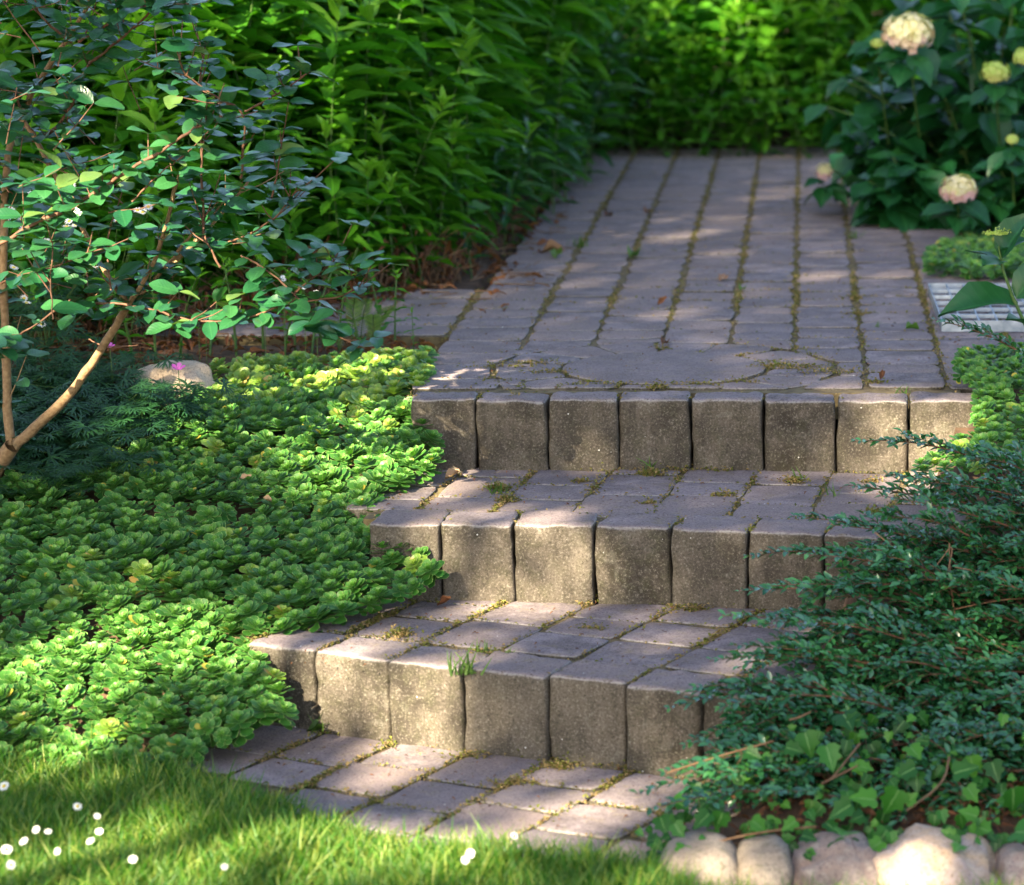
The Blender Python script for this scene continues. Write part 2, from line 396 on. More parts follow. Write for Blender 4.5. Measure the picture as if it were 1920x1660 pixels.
# ------------------------------------------------------------------ paving
def clip(poly, p, n):
    out = []
    for i in range(len(poly)):
        a = Vector(poly[i][:2]); b = Vector(poly[(i+1) % len(poly)][:2])
        da = (a-p).dot(n); db = (b-p).dot(n)
        if da >= 0: out.append(a)
        if (da >= 0) != (db >= 0): out.append(a + (b-a)*(da/(da-db)))
    return out
def area(poly):
    return abs(sum(poly[i][0]*poly[(i+1) % len(poly)][1]-poly[(i+1) % len(poly)][0]*poly[i][1] for i in range(len(poly))))/2
def resample(poly, step):
    out = []
    for i in range(len(poly)):
        a = Vector(poly[i]); b = Vector(poly[(i+1) % len(poly)]); L = (b-a).length
        k = max(1, round(L/step))
        for j in range(k): out.append(a.lerp(b, j/k))
    return out
def paver_mesh(poly, zt, thick=.055, r=.004, rough=.0020, step=.035, name='paver'):
    """convex outline -> rounded, slightly uneven block; origin at its centre"""
    c = sum((Vector(p[:2]) for p in poly), Vector((0, 0)))/len(poly)
    pts = resample(poly, step); n = len(pts)
    # soften corners
    sm = []
    for i in range(n):
        a, b, d = pts[i-1], pts[i], pts[(i+1) % n]
        sm.append(b*.78 + (a+d)*.11 if ((a-b).normalized().dot((d-b).normalized())) > -.8 else b)
    tilt = (U(-.010, .010), U(-.010, .010)); dz = U(-.0015, .0015)
    V = []; seed = U(0, 99)
    rings = [(0, -thick), (0, -r), (r*.3, -r*.3), (r, 0), (r*3.2, .0008)]
    for ins, z in rings:
        for p in sm:
            d = p-c; L = d.length; q = c + d*max(.05, (L-ins)/L)
            nz = noise.noise(Vector((q.x*40, q.y*40, seed)))*rough + noise.noise(Vector((q.x*12, q.y*12, seed)))*rough*1.2
            q2 = q + d.normalized()*nz*1.0
            zz = z + (nz*.7 if z > -thick else 0) + tilt[0]*(q.x-c.x) + tilt[1]*(q.y-c.y) + dz
            V.append((q2.x-c.x, q2.y-c.y, zz))
    V.append((0, 0, .001 + dz)); m = len(V)-1
    Q = [(k*n+i, k*n+(i+1) % n, (k+1)*n+(i+1) % n, (k+1)*n+i) for k in range(len(rings)-1) for i in range(n)]
    o = (len(rings)-1)*n
    T = [(o+i, o+(i+1) % n, m) for i in range(n)]
    g = Geo(); g.raw(V, Q, T)
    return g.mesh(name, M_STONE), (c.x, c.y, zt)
JOINTS = []   # (a, b, z, strength)
def lay(parent, poly, zt, gap=.0042, **k):
    if len(poly) < 3 or area(poly) < .0022: return
    c = sum((Vector(p[:2]) for p in poly), Vector((0, 0)))/len(poly)
    q = []
    for p in poly:
        d = Vector(p[:2])-c; q.append(c + d*max(.3, 1-gap/d.length))
    me, loc = paver_mesh(q, zt, **k)
    link('paver', me, parent, Vector(loc)-parent.location)
    for i in range(len(poly)):
        JOINTS.append((Vector(poly[i][:2]), Vector(poly[(i+1) % len(poly)][:2]), zt))
def block_mesh(A, B, depth, zt, zb, r=.010):
    """riser block: A,B front corners (left,right) in XY, depth backwards"""
    A = Vector(A[:2]); B = Vector(B[:2]); e = (B-A); L = e.length; e.normalize(); nrm = Vector((-e.y, e.x))
    H = zt-zb
    def axis(half, k):
        s = [-half, -half+r*.35, -half+r*1.0, -half+r*2.2]
        mid = [(-half+r*2.2) + (2*half-r*4.4)*i/(k) for i in range(1, k)]
        return s + mid + [-v for v in reversed(s)]
    ax, ay, az = axis(L/2, 8), axis(depth/2, 5), axis(H/2, 8)
    V = []; Q = []; idx = {}
    seed = U(0, 99); sk = U(-.0025, .0025)
    hx, hy, hz = L/2, depth/2, H/2
    def vert(i, j, k):
        key = (i, j, k)
        if key in idx: return idx[key]
        p = Vector((ax[i], ay[j], az[k]))
        q = Vector((max(-hx+r, min(hx-r, p.x)), max(-hy+r, min(hy-r, p.y)), max(-hz+r, min(hz-r, p.z))))
        d = p-q
        dn = d.normalized() if d.length > 1e-9 else Vector((0, 0, 0))
        p = q + dn*r
        w_ = Vector((p.x, p.y, p.z))
        nz = noise.noise(w_*14+Vector((seed, 0, 0)))*.0030 + noise.noise(w_*45+Vector((0, seed, 0)))*.0034 + noise.noise(w_*110+Vector((0, 0, seed)))*.0012
        edge = 1.2 if d.length > r*.9 and sum(abs(c_) > r*.3 for c_ in d) > 1 else 1
        p = p + dn*nz*edge
        p.x += sk*p.z/hz
        xy = (e*p.x + nrm*p.y)
        V.append((xy.x, xy.y, p.z)); idx[key] = len(V)-1
        return idx[key]
    nx, ny, nz_ = len(ax)-1, len(ay)-1, len(az)-1
    for i in range(nx):
        for k in range(nz_):
            Q.append((vert(i, 0, k), vert(i+1, 0, k), vert(i+1, 0, k+1), vert(i, 0, k+1)))
            Q.append((vert(i, ny, k), vert(i, ny, k+1), vert(i+1, ny, k+1), vert(i+1, ny, k)))
    for j in range(ny):
        for k in range(nz_):
            Q.append((vert(0, j, k), vert(0, j, k+1), vert(0, j+1, k+1), vert(0, j+1, k)))
            Q.append((vert(nx, j, k), vert(nx, j+1, k), vert(nx, j+1, k+1), vert(nx, j, k+1)))
    for i in range(nx):
        for j in range(ny):
            Q.append((vert(i, j, nz_), vert(i+1, j, nz_), vert(i+1, j+1, nz_), vert(i, j+1, nz_)))
            Q.append((vert(i, j, 0), vert(i, j+1, 0), vert(i+1, j+1, 0), vert(i+1, j, 0)))
    c = (A+B)/2 + nrm*depth/2
    g = Geo(); g.raw(V, Q)
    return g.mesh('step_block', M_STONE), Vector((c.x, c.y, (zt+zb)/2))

def joint_bed(parent, polys, z):
    g = Geo()
    for poly in polys:
        n = len(poly); V = [(p[0]-parent.location.x, p[1]-parent.location.y, z-parent.location.z) for p in poly] + [(p[0]-parent.location.x, p[1]-parent.location.y, z-.06-parent.location.z) for p in poly]
        cx = sum(v[0] for v in V[:n])/n; cy = sum(v[1] for v in V[:n])/n
        V.append((cx, cy, z-parent.location.z))
        g.raw(V, [(i, (i+1) % n, n+(i+1) % n, n+i) for i in range(n)], [(i, (i+1) % n, 2*n) for i in range(n)])
    link('joint_bed', g.mesh('joint_bed', M_JOINT, smooth=False), parent)

def front_line(pxs, z):
    return [unp(x, y, z) for x, y in pxs]
# front top edges of the risers as measured
S1 = front_line([(462,1207),(590,1222),(728,1240),(868,1256),(1025,1272),(1172,1287),(1315,1302),(1462,1318)], Z1)
S2 = front_line([(690,984),(825,986),(963,987),(1113,989),(1257,994),(1400,1000),(1543,1006),(1685,1012),(1810,1018)], Z2)
S3 = front_line([(768,751),(892,751),(1027,752),(1160,752),(1296,752),(1432,753),(1568,753),(1703,754),(1833,755)], Z3)
STEPS = []
def step(S, z, zb, depth, label, gap=.0022):
    par = empty('garden_step', (S[4].x, S[4].y, zb), label=label, cat='step', group='three block-edged garden steps')
    for a, b in zip(S, S[1:]):
        A = Vector((a.x, a.y)); B = Vector((b.x, b.y)); e = (B-A).normalized()
        j = U(-.006, .006); nrm = Vector((-e.y, e.x))
        me, c = block_mesh(A+e*gap+nrm*j, B-e*gap+nrm*j, depth+U(-.006, .006), z+.003+U(-.0015, .002), zb-.05)
        link('step_block', me, par, c-par.location)
        JOINTS.append((A+nrm*.012, A+nrm*depth, z)); JOINTS.append((A+nrm*depth, B+nrm*depth, z))
    STEPS.append(par); return par
st1 = step(S1, Z1, 0, .135, 'lowest garden step, its blocks running obliquely, next to the lawn')
st2 = step(S2, Z2, Z1, .14, 'middle garden step between the lowest step and the top one')
st3 = step(S3, Z3, Z2, .105, 'topmost garden step at the front edge of the straight path')

def lattice(parent, org, ang, us, vs_fn, z, clips, jit=.006, **k):
    e = Vector((math.cos(ang), math.sin(ang))); n = Vector((-e.y, e.x)); org = Vector(org[:2])
    for i in range(len(us)-1):
        vs = vs_fn(i)
        for a, b in zip(vs, vs[1:]):
            q = [org+e*us[i]+n*a, org+e*us[i+1]+n*a, org+e*us[i+1]+n*b, org+e*us[i]+n*b]
            q = [p+Vector((U(-jit, jit), U(-jit, jit))) for p in q]
            for p0, nn in clips:
                q = clip(q, p0, nn)
                if len(q) < 3: break
            if len(q) >= 3: lay(parent, q, z, **k)
def seq(start, end, choices, off=0):
    out = [start+off]
    while out[-1] < end: out.append(out[-1]+random.choice(choices))
    return out
def line_clip(S, off, i0=0, i1=-1):
    A = Vector(S[i0][:2]); B = Vector(S[i1][:2]); e = (B-A).normalized(); n = Vector((-e.y, e.x))
    return (A+n*off, n)
# tread behind the lowest step: rotated about 22 degrees
a1 = math.atan2(S1[-1].y-S1[0].y, S1[-1].x-S1[0].x)
lattice(st1, S1[0], a1, [-.2+.168*i for i in range(10)], lambda i: seq(.14, .98, [.135, .165, .165, .20], 0 if i % 2 else -.0), Z1,
        [line_clip(S1, .139), (lambda c: (c[0], -c[1]))(line_clip(S2, .05)), (Vector((.09, 0)), Vector((-1, 0)))])
a2 = math.atan2(S2[-1].y-S2[0].y, S2[-1].x-S2[0].x)
lattice(st2, S2[0], a2+R(1.0), [-.1+.163*i for i in range(9)], lambda i: seq(.144, .66, [.15, .19, .22, .11]), Z2,
        [line_clip(S2, .145), (lambda c: (c[0], -c[1]))(line_clip(S3, .04))])
joint_bed(st1, [[(S1[0].x-.1, S1[0].y+.1), (S1[-1].x, S1[-1].y+.06), (S2[-1].x, S2[-1].y+.05), (S2[0].x-.1, S2[0].y+.05)]], Z1-.005)
joint_bed(st2, [[(S2[0].x-.02, S2[0].y+.08), (S2[-1].x, S2[-1].y+.08), (S3[-1].x, S3[-1].y+.05), (S3[0].x-.02, S3[0].y+.05)]], Z2-.005)
# lower paving
low = empty('pavement', (-.5, 5.3, 0), kind='structure', label='worn grey pavers between the lawn and the lowest step')
lowpoly = [(p.x, p.y) for p in (unp(320, 1437, 0), unp(520, 1530, 0), unp(700, 1610, 0), unp(820, 1650, 0), unp(1330, 1640, 0), unp(1480, 1440, 0), unp(1380, 1425, 0), unp(480, 1330, 0))]
def inlow(q): return inpoly(sum(p[0] for p in q)/len(q), sum(p[1] for p in q)/len(q), lowpoly)
e1 = Vector((math.cos(a1-R(3)), math.sin(a1-R(3)))); n1 = Vector((-e1.y, e1.x)); o1 = Vector(S1[0][:2])
for i in range(-6, 10):
    vs = [.03]
    while vs[-1] > -1.0: vs.append(vs[-1]-random.choice([.14, .165, .165, .20]))
    for a, b in zip(vs, vs[1:]):
        q = [o1+e1*(.165*i)+n1*b, o1+e1*(.165*(i+1))+n1*b, o1+e1*(.165*(i+1))+n1*a, o1+e1*(.165*i)+n1*a]
        q = [p+Vector((U(-.008, .008), U(-.008, .008))) for p in q]
        if inlow(q): lay(low, q, 0, gap=.005)
joint_bed(low, [[Vector((p[0], p[1])) for p in lowpoly]], -.008)

# path
path = empty('path', (-.2, 9, Z3), kind='structure', label='straight garden path of worn mauve grey pavers')
CC = Vector((-.2555, 7.14))
XC = [-.815, -.6125, -.441, -.27, -.105, .053, .217, .400, .575]
def px_(x0, y): return x0 + (y-7.64)*.0098
def ring_clip(q):
    c = sum(q, Vector((0, 0)))/len(q); d = c-CC
    if d.length < .30: return None
    n = d.normalized(); n2 = Vector((n.x, n.y))
    return clip(q, CC+n2*.405, n2)
for i in range(len(XC)-1):
    y = 6.865 + (0 if i % 2 else 0)
    first = True
    while y < 12.7:
        l = random.choice([.125, .165, .165, .165, .21]) if y < 9.5 else random.choice([.165, .2])
        if i == 7 and y > 9.75: break
        q = [Vector((px_(XC[i], y)+.0032, y)), Vector((px_(XC[i+1], y)-.0032, y)), Vector((px_(XC[i+1], y+l)-.0032, y+l)), Vector((px_(XC[i], y+l)+.0032, y+l))]
        q = [p+Vector((U(-.004, .004), U(-.003, .003))) for p in q]
        if (sum(q, Vector((0, 0)))/4-CC).length < .52: q = ring_clip(q)
        if q: lay(path, q, Z3, gap=.0012, r=.0025, rough=.0012, step=.05 if y < 8 else .09)
        y += l
# round cover stone with its ring of wedges
circ = [CC+Vector((math.cos(t), math.sin(t)))*.238 for t in [2*math.pi*k/28 for k in range(28)]]
me, loc = paver_mesh(circ, Z3+.002, name='round_slab', r=.004, step=.05); link('round_slab', me, path, Vector(loc)-path.location)
t = 0
while t < 2*math.pi-.1:
    dt = U(.36, .46)
    if t+dt > 2*math.pi-.15: dt = 2*math.pi-t
    ro = .395
    q = [CC+Vector((math.cos(a), math.sin(a)))*r_ for a, r_ in ((t, .245), (t+dt, .245), (t+dt, ro), (t+dt/2, ro+.008), (t, ro))]
    q = [q[1], q[0], q[4], q[3], q[2]][::-1]
    q = [Vector(p) for p in q]
    if area(q) > 0:
        s_ = sum(q[k][0]*q[(k+1) % 5][1]-q[(k+1) % 5][0]*q[k][1] for k in range(5))
        if s_ < 0: q = q[::-1]
    q = clip(q, Vector((0, 6.865)), Vector((0, 1)))
    if len(q) > 2: lay(path, q, Z3, gap=.0035)
    t += dt
# small filler stones at the ring's corners
for dx, dy in ((-.36, .24), (.36, .24), (-.36, -.2), (.36, -.2)):
    c = CC+Vector((dx, dy))
    if c.y > 6.93: lay(path, [c+Vector((-.05, -.03)), c+Vector((.05, -.03)), c+Vector((.045, .035)), c+Vector((-.045, .035))], Z3, gap=.004)
# branch to the left and the strip under the grating
for i in range(4):
    for j in range(5):
        x = -.815-.2*(i+1); y = 7.66+.165*j
        lay(path, [Vector((x+.003, y)), Vector((x+.197, y+U(-.004, .004))), Vector((x+.197, y+.163)), Vector((x+.003, y+.163))], Z3, gap=.002, step=.06)
for i in range(5):
    for j in range(12):
        x = .415+.168*i; y = 6.95+.165*j
        if i == 0 and y < 8.9: x0 = px_(.400, y)+.004
        else: x0 = x
        if y > 8.9: continue
        lay(path, [Vector((x0, y)), Vector((x+.164, y+U(-.004, .004))), Vector((x+.164, y+.162)), Vector((x0, y+.162))], Z3, gap=.002, step=.06)
joint_bed(path, [[(-.80, 6.83), (.42, 6.83), (.62, 12.75), (-.76, 12.75)], [(-1.6, 7.66), (-.8, 7.66), (-.8, 8.48), (-1.6, 8.48)], [(.42, 6.93), (1.26, 6.93), (1.26, 8.95), (.44, 8.95)]], Z3-.006)

# ------------------------------------------------------------------ moss and crumbs in the joints
def moss():
    g = Geo(); bit = leaf_t(2, 1, .7, 'oval', .5, .3)
    g2 = Geo(); bl = leaf_t(3, 1, .12, 'blade', .3, .5)
    Rm = []; P = []; R2 = []; P2 = []
    for a, b, z in JOINTS:
        L = (b-a).length; lng = abs((b-a).normalized().y) > .7
        y = (a.y+b.y)/2
        n0 = noise.noise(Vector((a.x*3.1, a.y*2.1, z*9)))
        dens = (330 if lng else 110)*max(.15, .55+n0*1.3)
        if y > 9: dens *= .7
        dens *= 2.6 if z < Z3 else (.55 if n0 < .05 else .9)
        for _ in range(int(L*dens*U(.5, 1.3))):
            t = U(0, 1); p = a.lerp(b, t)
            if noise.noise(Vector((p.x*17, p.y*17, 3))) < -.12 and random.random() < .75: continue
            s = U(.003, .0085); wdt = .0055 if lng else .0035
            if z < Z3 and noise.noise(Vector((p.x*9, p.y*9, 8))) > .25: wdt *= 1.9
            P.append((p.x+random.gauss(0, wdt), p.y+random.gauss(0, wdt), z-.003+U(0, .006)))
            Rm.append(frame((U(-1, 1), U(-1, 1), U(-.1, .9)), (U(-.5, .5), U(-.5, .5), 1), s))
    # clumps where risers meet treads and in a few joints
    clumps = [(x, y, z, n, sp) for (x, y, z, n, sp) in [
        (935, 918, Z2, 300, .014), (950, 940, Z2, 160, .012), (1090, 905, Z2, 90, .012), (1220, 890, Z2, 260, .016), (1215, 945, Z2, 80, .01), (1490, 905, Z2, 220, .013), (1355, 930, Z2, 120, .014),
        (1280, 884, Z2, 160, .03), (1350, 884, Z2, 120, .03), (1150, 884, Z2, 60, .03), (1635, 905, Z2, 90, .012), (1640, 960, Z2, 90, .012),
        (1010, 1116, Z1, 330, .035), (880, 1113, Z1, 110, .02), (1160, 1122, Z1, 300, .03), (1330, 1133, Z1, 160, .04), (1470, 1138, Z1, 200, .05), (1300, 1145, Z1, 180, .014),
        (750, 1190, Z1, 260, .014), (900, 1226, Z1, 150, .02), (1110, 1180, Z1, 90, .02), (640, 1375, 0, 80, .03), (800, 1390, 0, 130, .03), (890, 1400, 0, 300, .03), (1060, 1415, 0, 420, .04), (1160, 1428, 0, 380, .04), (1220, 1440, 0, 300, .04),
        (1050, 1440, 0, 260, .02), (880, 1420, 0, 120, .025), (960, 1470, 0, 120, .025), (1240, 655, Z3, 60, .012), (950, 690, Z3, 150, .045), (1000, 683, Z3, 140, .04), (1030, 700, Z3, 120, .03), (1480, 690, Z3, 260, .05), (1560, 700, Z3, 200, .05),
        (1458, 686, Z3, 60, .01), (1230, 728, Z3, 90, .015), (1300, 722, Z3, 90, .04), (1130, 722, Z3, 90, .04), (1390, 716, Z3, 80, .03), (1640, 720, Z3, 110, .012), (960, 745, Z3, 30, .01), (1610, 590, Z3, 120, .02), (1600, 560, Z3, 70, .02)]]
    for x, y, z, n, sp in clumps:
        c = unp(x, y, z)
        for _ in range(n):
            P.append((c.x+random.gauss(0, sp), c.y+random.gauss(0, .009 if n < 200 else .013), z-.002+abs(random.gauss(0, .006))))
            Rm.append(frame((U(-1, 1), U(-1, 1), U(0, 1)), (U(-.5, .5), U(-.5, .5), 1), U(.0035, .0085)))
    g.many(bit, Rm, P); link('moss', g.mesh('moss', M_MOSS), kind='stuff', label='yellow green moss and crumbs filling the joints of the paving')
    for x, y, z, n, h in [(1218, 884, Z2, 12, .045), (1495, 898, Z2, 8, .03), (928, 925, Z2, 14, .035), (722, 905, Z2, 0, .03), (868, 1262, Z1, 26, .045), (900, 1226, Z1, 26, .028), (940, 1228, Z1, 14, .025), (745, 1190, Z1, 30, .022),
                           (600, 1372, 0, 14, .05), (760, 1385, 0, 10, .03), (1055, 1410, 0, 20, .035), (1140, 1420, 0, 20, .04), (1560, 930, Z2, 8, .03), (1640, 968, Z2, 8, .035), (1085, 462, Z3, 26, .035), (1190, 482, Z3, 10, .02), (1602, 445, Z3, 22, .03), (1700, 738, Z3, 8, .03), (1640, 615, Z3, 10, .02), (1460, 688, Z3, 16, .02)]:
        c = unp(x, y, z)
        for _ in range(n):
            P2.append((c.x+random.gauss(0, .012), c.y+random.gauss(0, .008), z-.003))
            R2.append(frame((U(-.6, .6), U(-.6, .6), 1), (U(-1, 1), U(-1, 1), .1), h*U(.5, 1.2)))
    g2.many(bl, R2, P2); link('joint_weeds', g2.mesh('joint_weeds', M_TUFT), kind='stuff', label='thin grass tufts sprouting from the paving joints')
moss()

# ------------------------------------------------------------------ metal grating lying on the path
def grating():
    p0 = unp(1752, 533, Z3+.03); p1 = unp(1768, 603, Z3+.03)
    x0, y1, y0 = p1.x, p0.y, p1.y; W = .92
    par = empty('metal_grating', (x0, y0, Z3), label='galvanised steel mesh grating lying on the pavers at the right edge of the path', cat='grating')
    h = .032; base = .004
    def bar(name, a, b, zlo, zhi):
        g = Geo(); V = [(x, y, z) for z in (zlo, zhi) for (x, y) in ((a[0], a[1]), (b[0], a[1]), (b[0], b[1]), (a[0], b[1]))]
        bv = .0008
        g.raw(V, [(0, 3, 2, 1), (4, 5, 6, 7), (0, 1, 5, 4), (1, 2, 6, 5), (2, 3, 7, 6), (3, 0, 4, 7)])
        link(name, g.mesh(name, M_METAL, smooth=False), par)
    D = y1-y0
    bar('frame', (0, 0), (W, .003), base, h); bar('frame', (0, D), (W, D+.003), base, h)
    bar('frame', (-.003, 0), (0, D+.003), base, h); bar('frame', (W, 0), (W+.003, D+.003), base, h)
    n = 20
    for i in range(1, n): bar('bearing_bar', (W*i/n-.0018, .003), (W*i/n+.0018, D), base, h-.001)
    for k in range(1, 6): bar('cross_bar', (0, D*k/6-.005), (W, D*k/6+.005), h-.010, h-.0005)
grating()

# ------------------------------------------------------------------ lawn
LAWN = [(-60, 1418), (100, 1430), (330, 1462), (520, 1520), (700, 1580), (850, 1612), (1150, 1622), (1235, 1640), (1330, 1690), (1500, 1700), (2000, 1705), (2000, 1760), (-60, 1760)]
def lawn():
    g = Geo(); T = leaf_t(4, 1, .075, 'blade', .5, .35)
    T2 = leaf_t(4, 1, .065, 'blade', .5, .9)
    for tt, cnt in ((T, 26000), (T2, 15000)):
        P = []; Rm = []; tn = []
        while len(P) < cnt:
            x, y = U(-1.75, .5), U(4.45, 5.75)
            px, py = proj((x, y, 0))
            if not inpoly(px+U(-10, 10), py+U(-7, 7), LAWN): continue
            hgt = U(.026, .068)*(1+.35*noise.noise(Vector((x*5, y*5, 0))))
            edge = 1.0
            if tt is T2: hgt *= 1.05
            P.append((x, y, -.014)); l = U(.12, .75)
            a = U(0, 6.28); Rm.append(frame((math.cos(a)*l, math.sin(a)*l, 1), (U(-1, 1), U(-1, 1), .1), hgt))
            tn.append(min(1, max(0, random.gauss(.05, .2))) if random.random() < .76 else U(.4, 1))
        g.many(tt, Rm, P, tone=tn)
    link('lawn', g.mesh('lawn', M_GRASS), kind='stuff', label='short bright green lawn in front of the lowest paving')
lawn()
def daisy_mesh(n=16, r=.011):
    g = Geo(); t = leaf_t(2, 1, .36, 'oval', .1, -.05)
    Rm = []; P = []
    for k in range(n):
        a = 2*math.pi*k/n+U(-.08, .08); Rm.append(frame((math.cos(a), math.sin(a), U(.0, .22)), (0, 0, 1), r)); P.append((math.cos(a)*.002, math.sin(a)*.002, 0))
    g.many(t, Rm, P); return g.mesh('petals', M_WHITE)
def dome_mesh(r, name, mat, squash=.55):
    g = Geo(); V = [(0, 0, r*squash)]; n = 8
    for k, (rr, zz) in enumerate(((.6, .8), (1, .2), (.8, -.3))):
        for i in range(n): a = 2*math.pi*i/n; V.append((r*rr*math.cos(a), r*rr*math.sin(a), r*zz*squash))
    T = [(0, 1+i, 1+(i+1) % n) for i in range(n)]
    Q = [(1+k*n+i, 1+k*n+(i+1) % n, 1+(k+1)*n+(i+1) % n, 1+(k+1)*n+i)[::-1] for k in range(2) for i in range(n)]
    g.raw(V, Q, T); return g.mesh(name, mat)
D_PET = [daisy_mesh(), daisy_mesh(18, .0125)]; D_EYE = dome_mesh(.0052, 'flower_eye', M_YEL)
def stem_mesh(top, r=.0009, name='stem', mat=None):
    g = Geo(); g.tube(bez((0, 0, 0), (top[0]*.2, top[1]*.2, top[2]*.6), top, 5), r, 4); return g.mesh(name, mat or M_STEMG)
for i, (px, py, lab) in enumerate([(8, 1475, 'white lawn daisy at the left picture edge just below the stonecrop'), (12, 1594, 'large white lawn daisy at the left picture edge'), (45, 1578, 'white lawn daisy with open yellow eye beside the left edge cluster'),
        (68, 1556, 'left one of two touching white daisies in the lawn'), (90, 1560, 'right one of two touching white daisies in the lawn'), (108, 1597, 'small white daisy below the touching pair in the lawn'), (145, 1513, 'white daisy standing highest in the lawn cluster'),
        (182, 1531, 'small white daisy right of the highest one in the lawn'), (186, 1560, 'white daisy facing the camera with yellow eye, right of the touching pair'), (170, 1578, 'white daisy facing the camera just under its twin, lawn left'), (249, 1612, 'lone half open white daisy in the sunny grass'),
        (421, 1626, 'pale daisy alone in the sunlit grass left of the paving'), (882, 1601, 'upper one of two white daisies at the paving edge'), (872, 1613, 'lower one of two white daisies at the paving edge'), (964, 1568, 'white daisy leaning over the edge of the lowest paving'), (20, 1622, 'drooping white daisy at the lower left corner')]):
    h = U(.045, .07) if px < 300 else .05
    # the head's place on its sight line, at height h
    c = unp(px, py, h); foot = Vector((c.x+U(-.01, .01), c.y+U(-.01, .01), -.012))
    d = empty('daisy', foot, label=lab, cat='flower', group='daisies in the lawn')
    top = c-foot; link('stem', stem_mesh(top), d)
    s = .7 if px in (12, 8) else U(.42, .62)
    rot = Matrix.Rotation(U(.5, 1.2), 4, 'X') @ Matrix.Rotation(U(-.4, .4), 4, 'Y')
    for nm, me, dz in (('petals', random.choice(D_PET), 0), ('flower_eye', D_EYE, .002)):
        o = link(nm, me, d); o.matrix_local = Matrix.Translation(top) @ rot @ Matrix.Translation((0, 0, dz)) @ Matrix.Scale(s, 4)

# ------------------------------------------------------------------ stonecrop
SP_N = leaf_t(5, 2, .98, 'spoon', .08, -.05, teeth=.04); SP_F = leaf_t(4, 1, .98, 'spoon', .08, -.05, teeth=.04)
def rosette_t(sp, seed, small=False):
    rr = random.Random(seed); parts = []; ang = rr.uniform(0, 6)
    layers = [(5, .036, -4, .000, 0.), (6, .031, 10, .006, .08), (6, .025, 24, .011, .22), (5, .018, 40, .014, .45), (5, .012, 56, .016, .75), (3, .007, 72, .018, .95)]
    for n, L, el, z, tn in layers:
        for k in range(n):
            ang += 2*math.pi/n + rr.uniform(-.2, .2); e = R(el+rr.uniform(-9, 9)); l = L*rr.uniform(.85, 1.15)
            d = (math.cos(ang)*math.cos(e), math.sin(ang)*math.cos(e), math.sin(e))
            t = (sp[0], sp[1], sp[2].copy()); t[2][:, 2] = tn
            parts.append((t, frame(d, (d[0]*-.2, d[1]*-.2, 1), l), (math.cos(ang)*.002, math.sin(ang)*.002, z)))
        ang += .5
    # stem leaves underneath
    for k in range(5):
        a = rr.uniform(0, 6.28); l = rr.uniform(.024, .034)
        parts.append((sp, frame((math.cos(a), math.sin(a), -.25), (0, 0, 1), l), (0, 0, -rr.uniform(.008, .025))))
    return join_t(parts)
ROS_N = [rosette_t(SP_N, s) for s in range(6)]; ROS_F = [rosette_t(SP_F, s+20) for s in range(6)]
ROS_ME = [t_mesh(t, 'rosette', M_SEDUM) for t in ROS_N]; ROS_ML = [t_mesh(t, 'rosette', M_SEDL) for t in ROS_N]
def rosette_frame(tilt, s):
    return frame((U(-1, 1), U(-1, 1), 0) if False else (math.cos(tilt[2]), math.sin(tilt[2]), U(-.15, .15)), (tilt[0], tilt[1], 1), s)
def sedum_bed(name, poly, xr, yr, spacing, zoff, label, cat, near=300, size=(.52, .95), hfun=None, lime_y=None):
    pts = []; cell = {}
    tries = int((xr[1]-xr[0])*(yr[1]-yr[0])/(spacing**2)*9)
    for _ in range(tries):
        x, y = U(*xr), U(*yr); z = (hfun or ground_z)(x, y) + zoff + .010*noise.noise(Vector((x*7, y*7, 5)))
        px, py = proj((x, y, z))
        if not inpoly(px, py, poly): continue
        k = (int(x/spacing), int(y/spacing)); ok = True
        for i in (-1, 0, 1):
            for j in (-1, 0, 1):
                for q in cell.get((k[0]+i, k[1]+j), ()):
                    if (q[0]-x)**2+(q[1]-y)**2 < spacing**2: ok = False
        if not ok: continue
        cell.setdefault(k, []).append((x, y)); pts.append((x, y, z))
    pts.sort(key=lambda p: p[1])
    par = empty(name, (pts[0][0], pts[0][1], ground_z(pts[0][0], pts[0][1])), label=label, cat=cat)
    g = Geo(); groups = {}
    onscreen = [p for p in pts if -20 < proj(p)[0] < 1940]
    nearset = set(onscreen[:near])
    for p in pts:
        s = U(*size)*(1+.25*noise.noise(Vector((p[0]*4, p[1]*4, 1)))); m = frame((math.cos(U(0, 6.28)), math.sin(U(0, 6.28)), 0), (U(-.4, .4), U(-1.15, -.25), 1), s)
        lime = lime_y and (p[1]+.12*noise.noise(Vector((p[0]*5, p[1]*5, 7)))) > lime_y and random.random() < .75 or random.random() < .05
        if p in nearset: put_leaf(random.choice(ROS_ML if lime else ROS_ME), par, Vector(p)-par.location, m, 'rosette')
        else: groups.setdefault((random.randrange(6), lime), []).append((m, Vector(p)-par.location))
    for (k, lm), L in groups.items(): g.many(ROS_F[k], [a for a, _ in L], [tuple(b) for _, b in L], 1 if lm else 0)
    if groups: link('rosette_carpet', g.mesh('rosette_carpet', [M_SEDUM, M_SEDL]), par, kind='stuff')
    return par
LS = [(-80, 1428), (320, 1432), (400, 1392), (535, 1345), (530, 1305), (490, 1240), (458, 1200), (560, 1182), (690, 1140), (770, 1108), (815, 1075), (790, 1025), (720, 985), (680, 955), (790, 890), (822, 860), (800, 800), (762, 750), (800, 730), (815, 700), (800, 668), (560, 672), (410, 684), (385, 750), (300, 830), (200, 862), (60, 900), (-80, 925)]
def lh(x, y): return max(ground_z(x, y), 0)
sedum_bed('stonecrop_bed', LS, (-1.75, -.5), (5.3, 7.5), .030, .035, 'wide carpet of green stonecrop rosettes on the bank left of the steps', 'ground cover', lime_y=6.85)
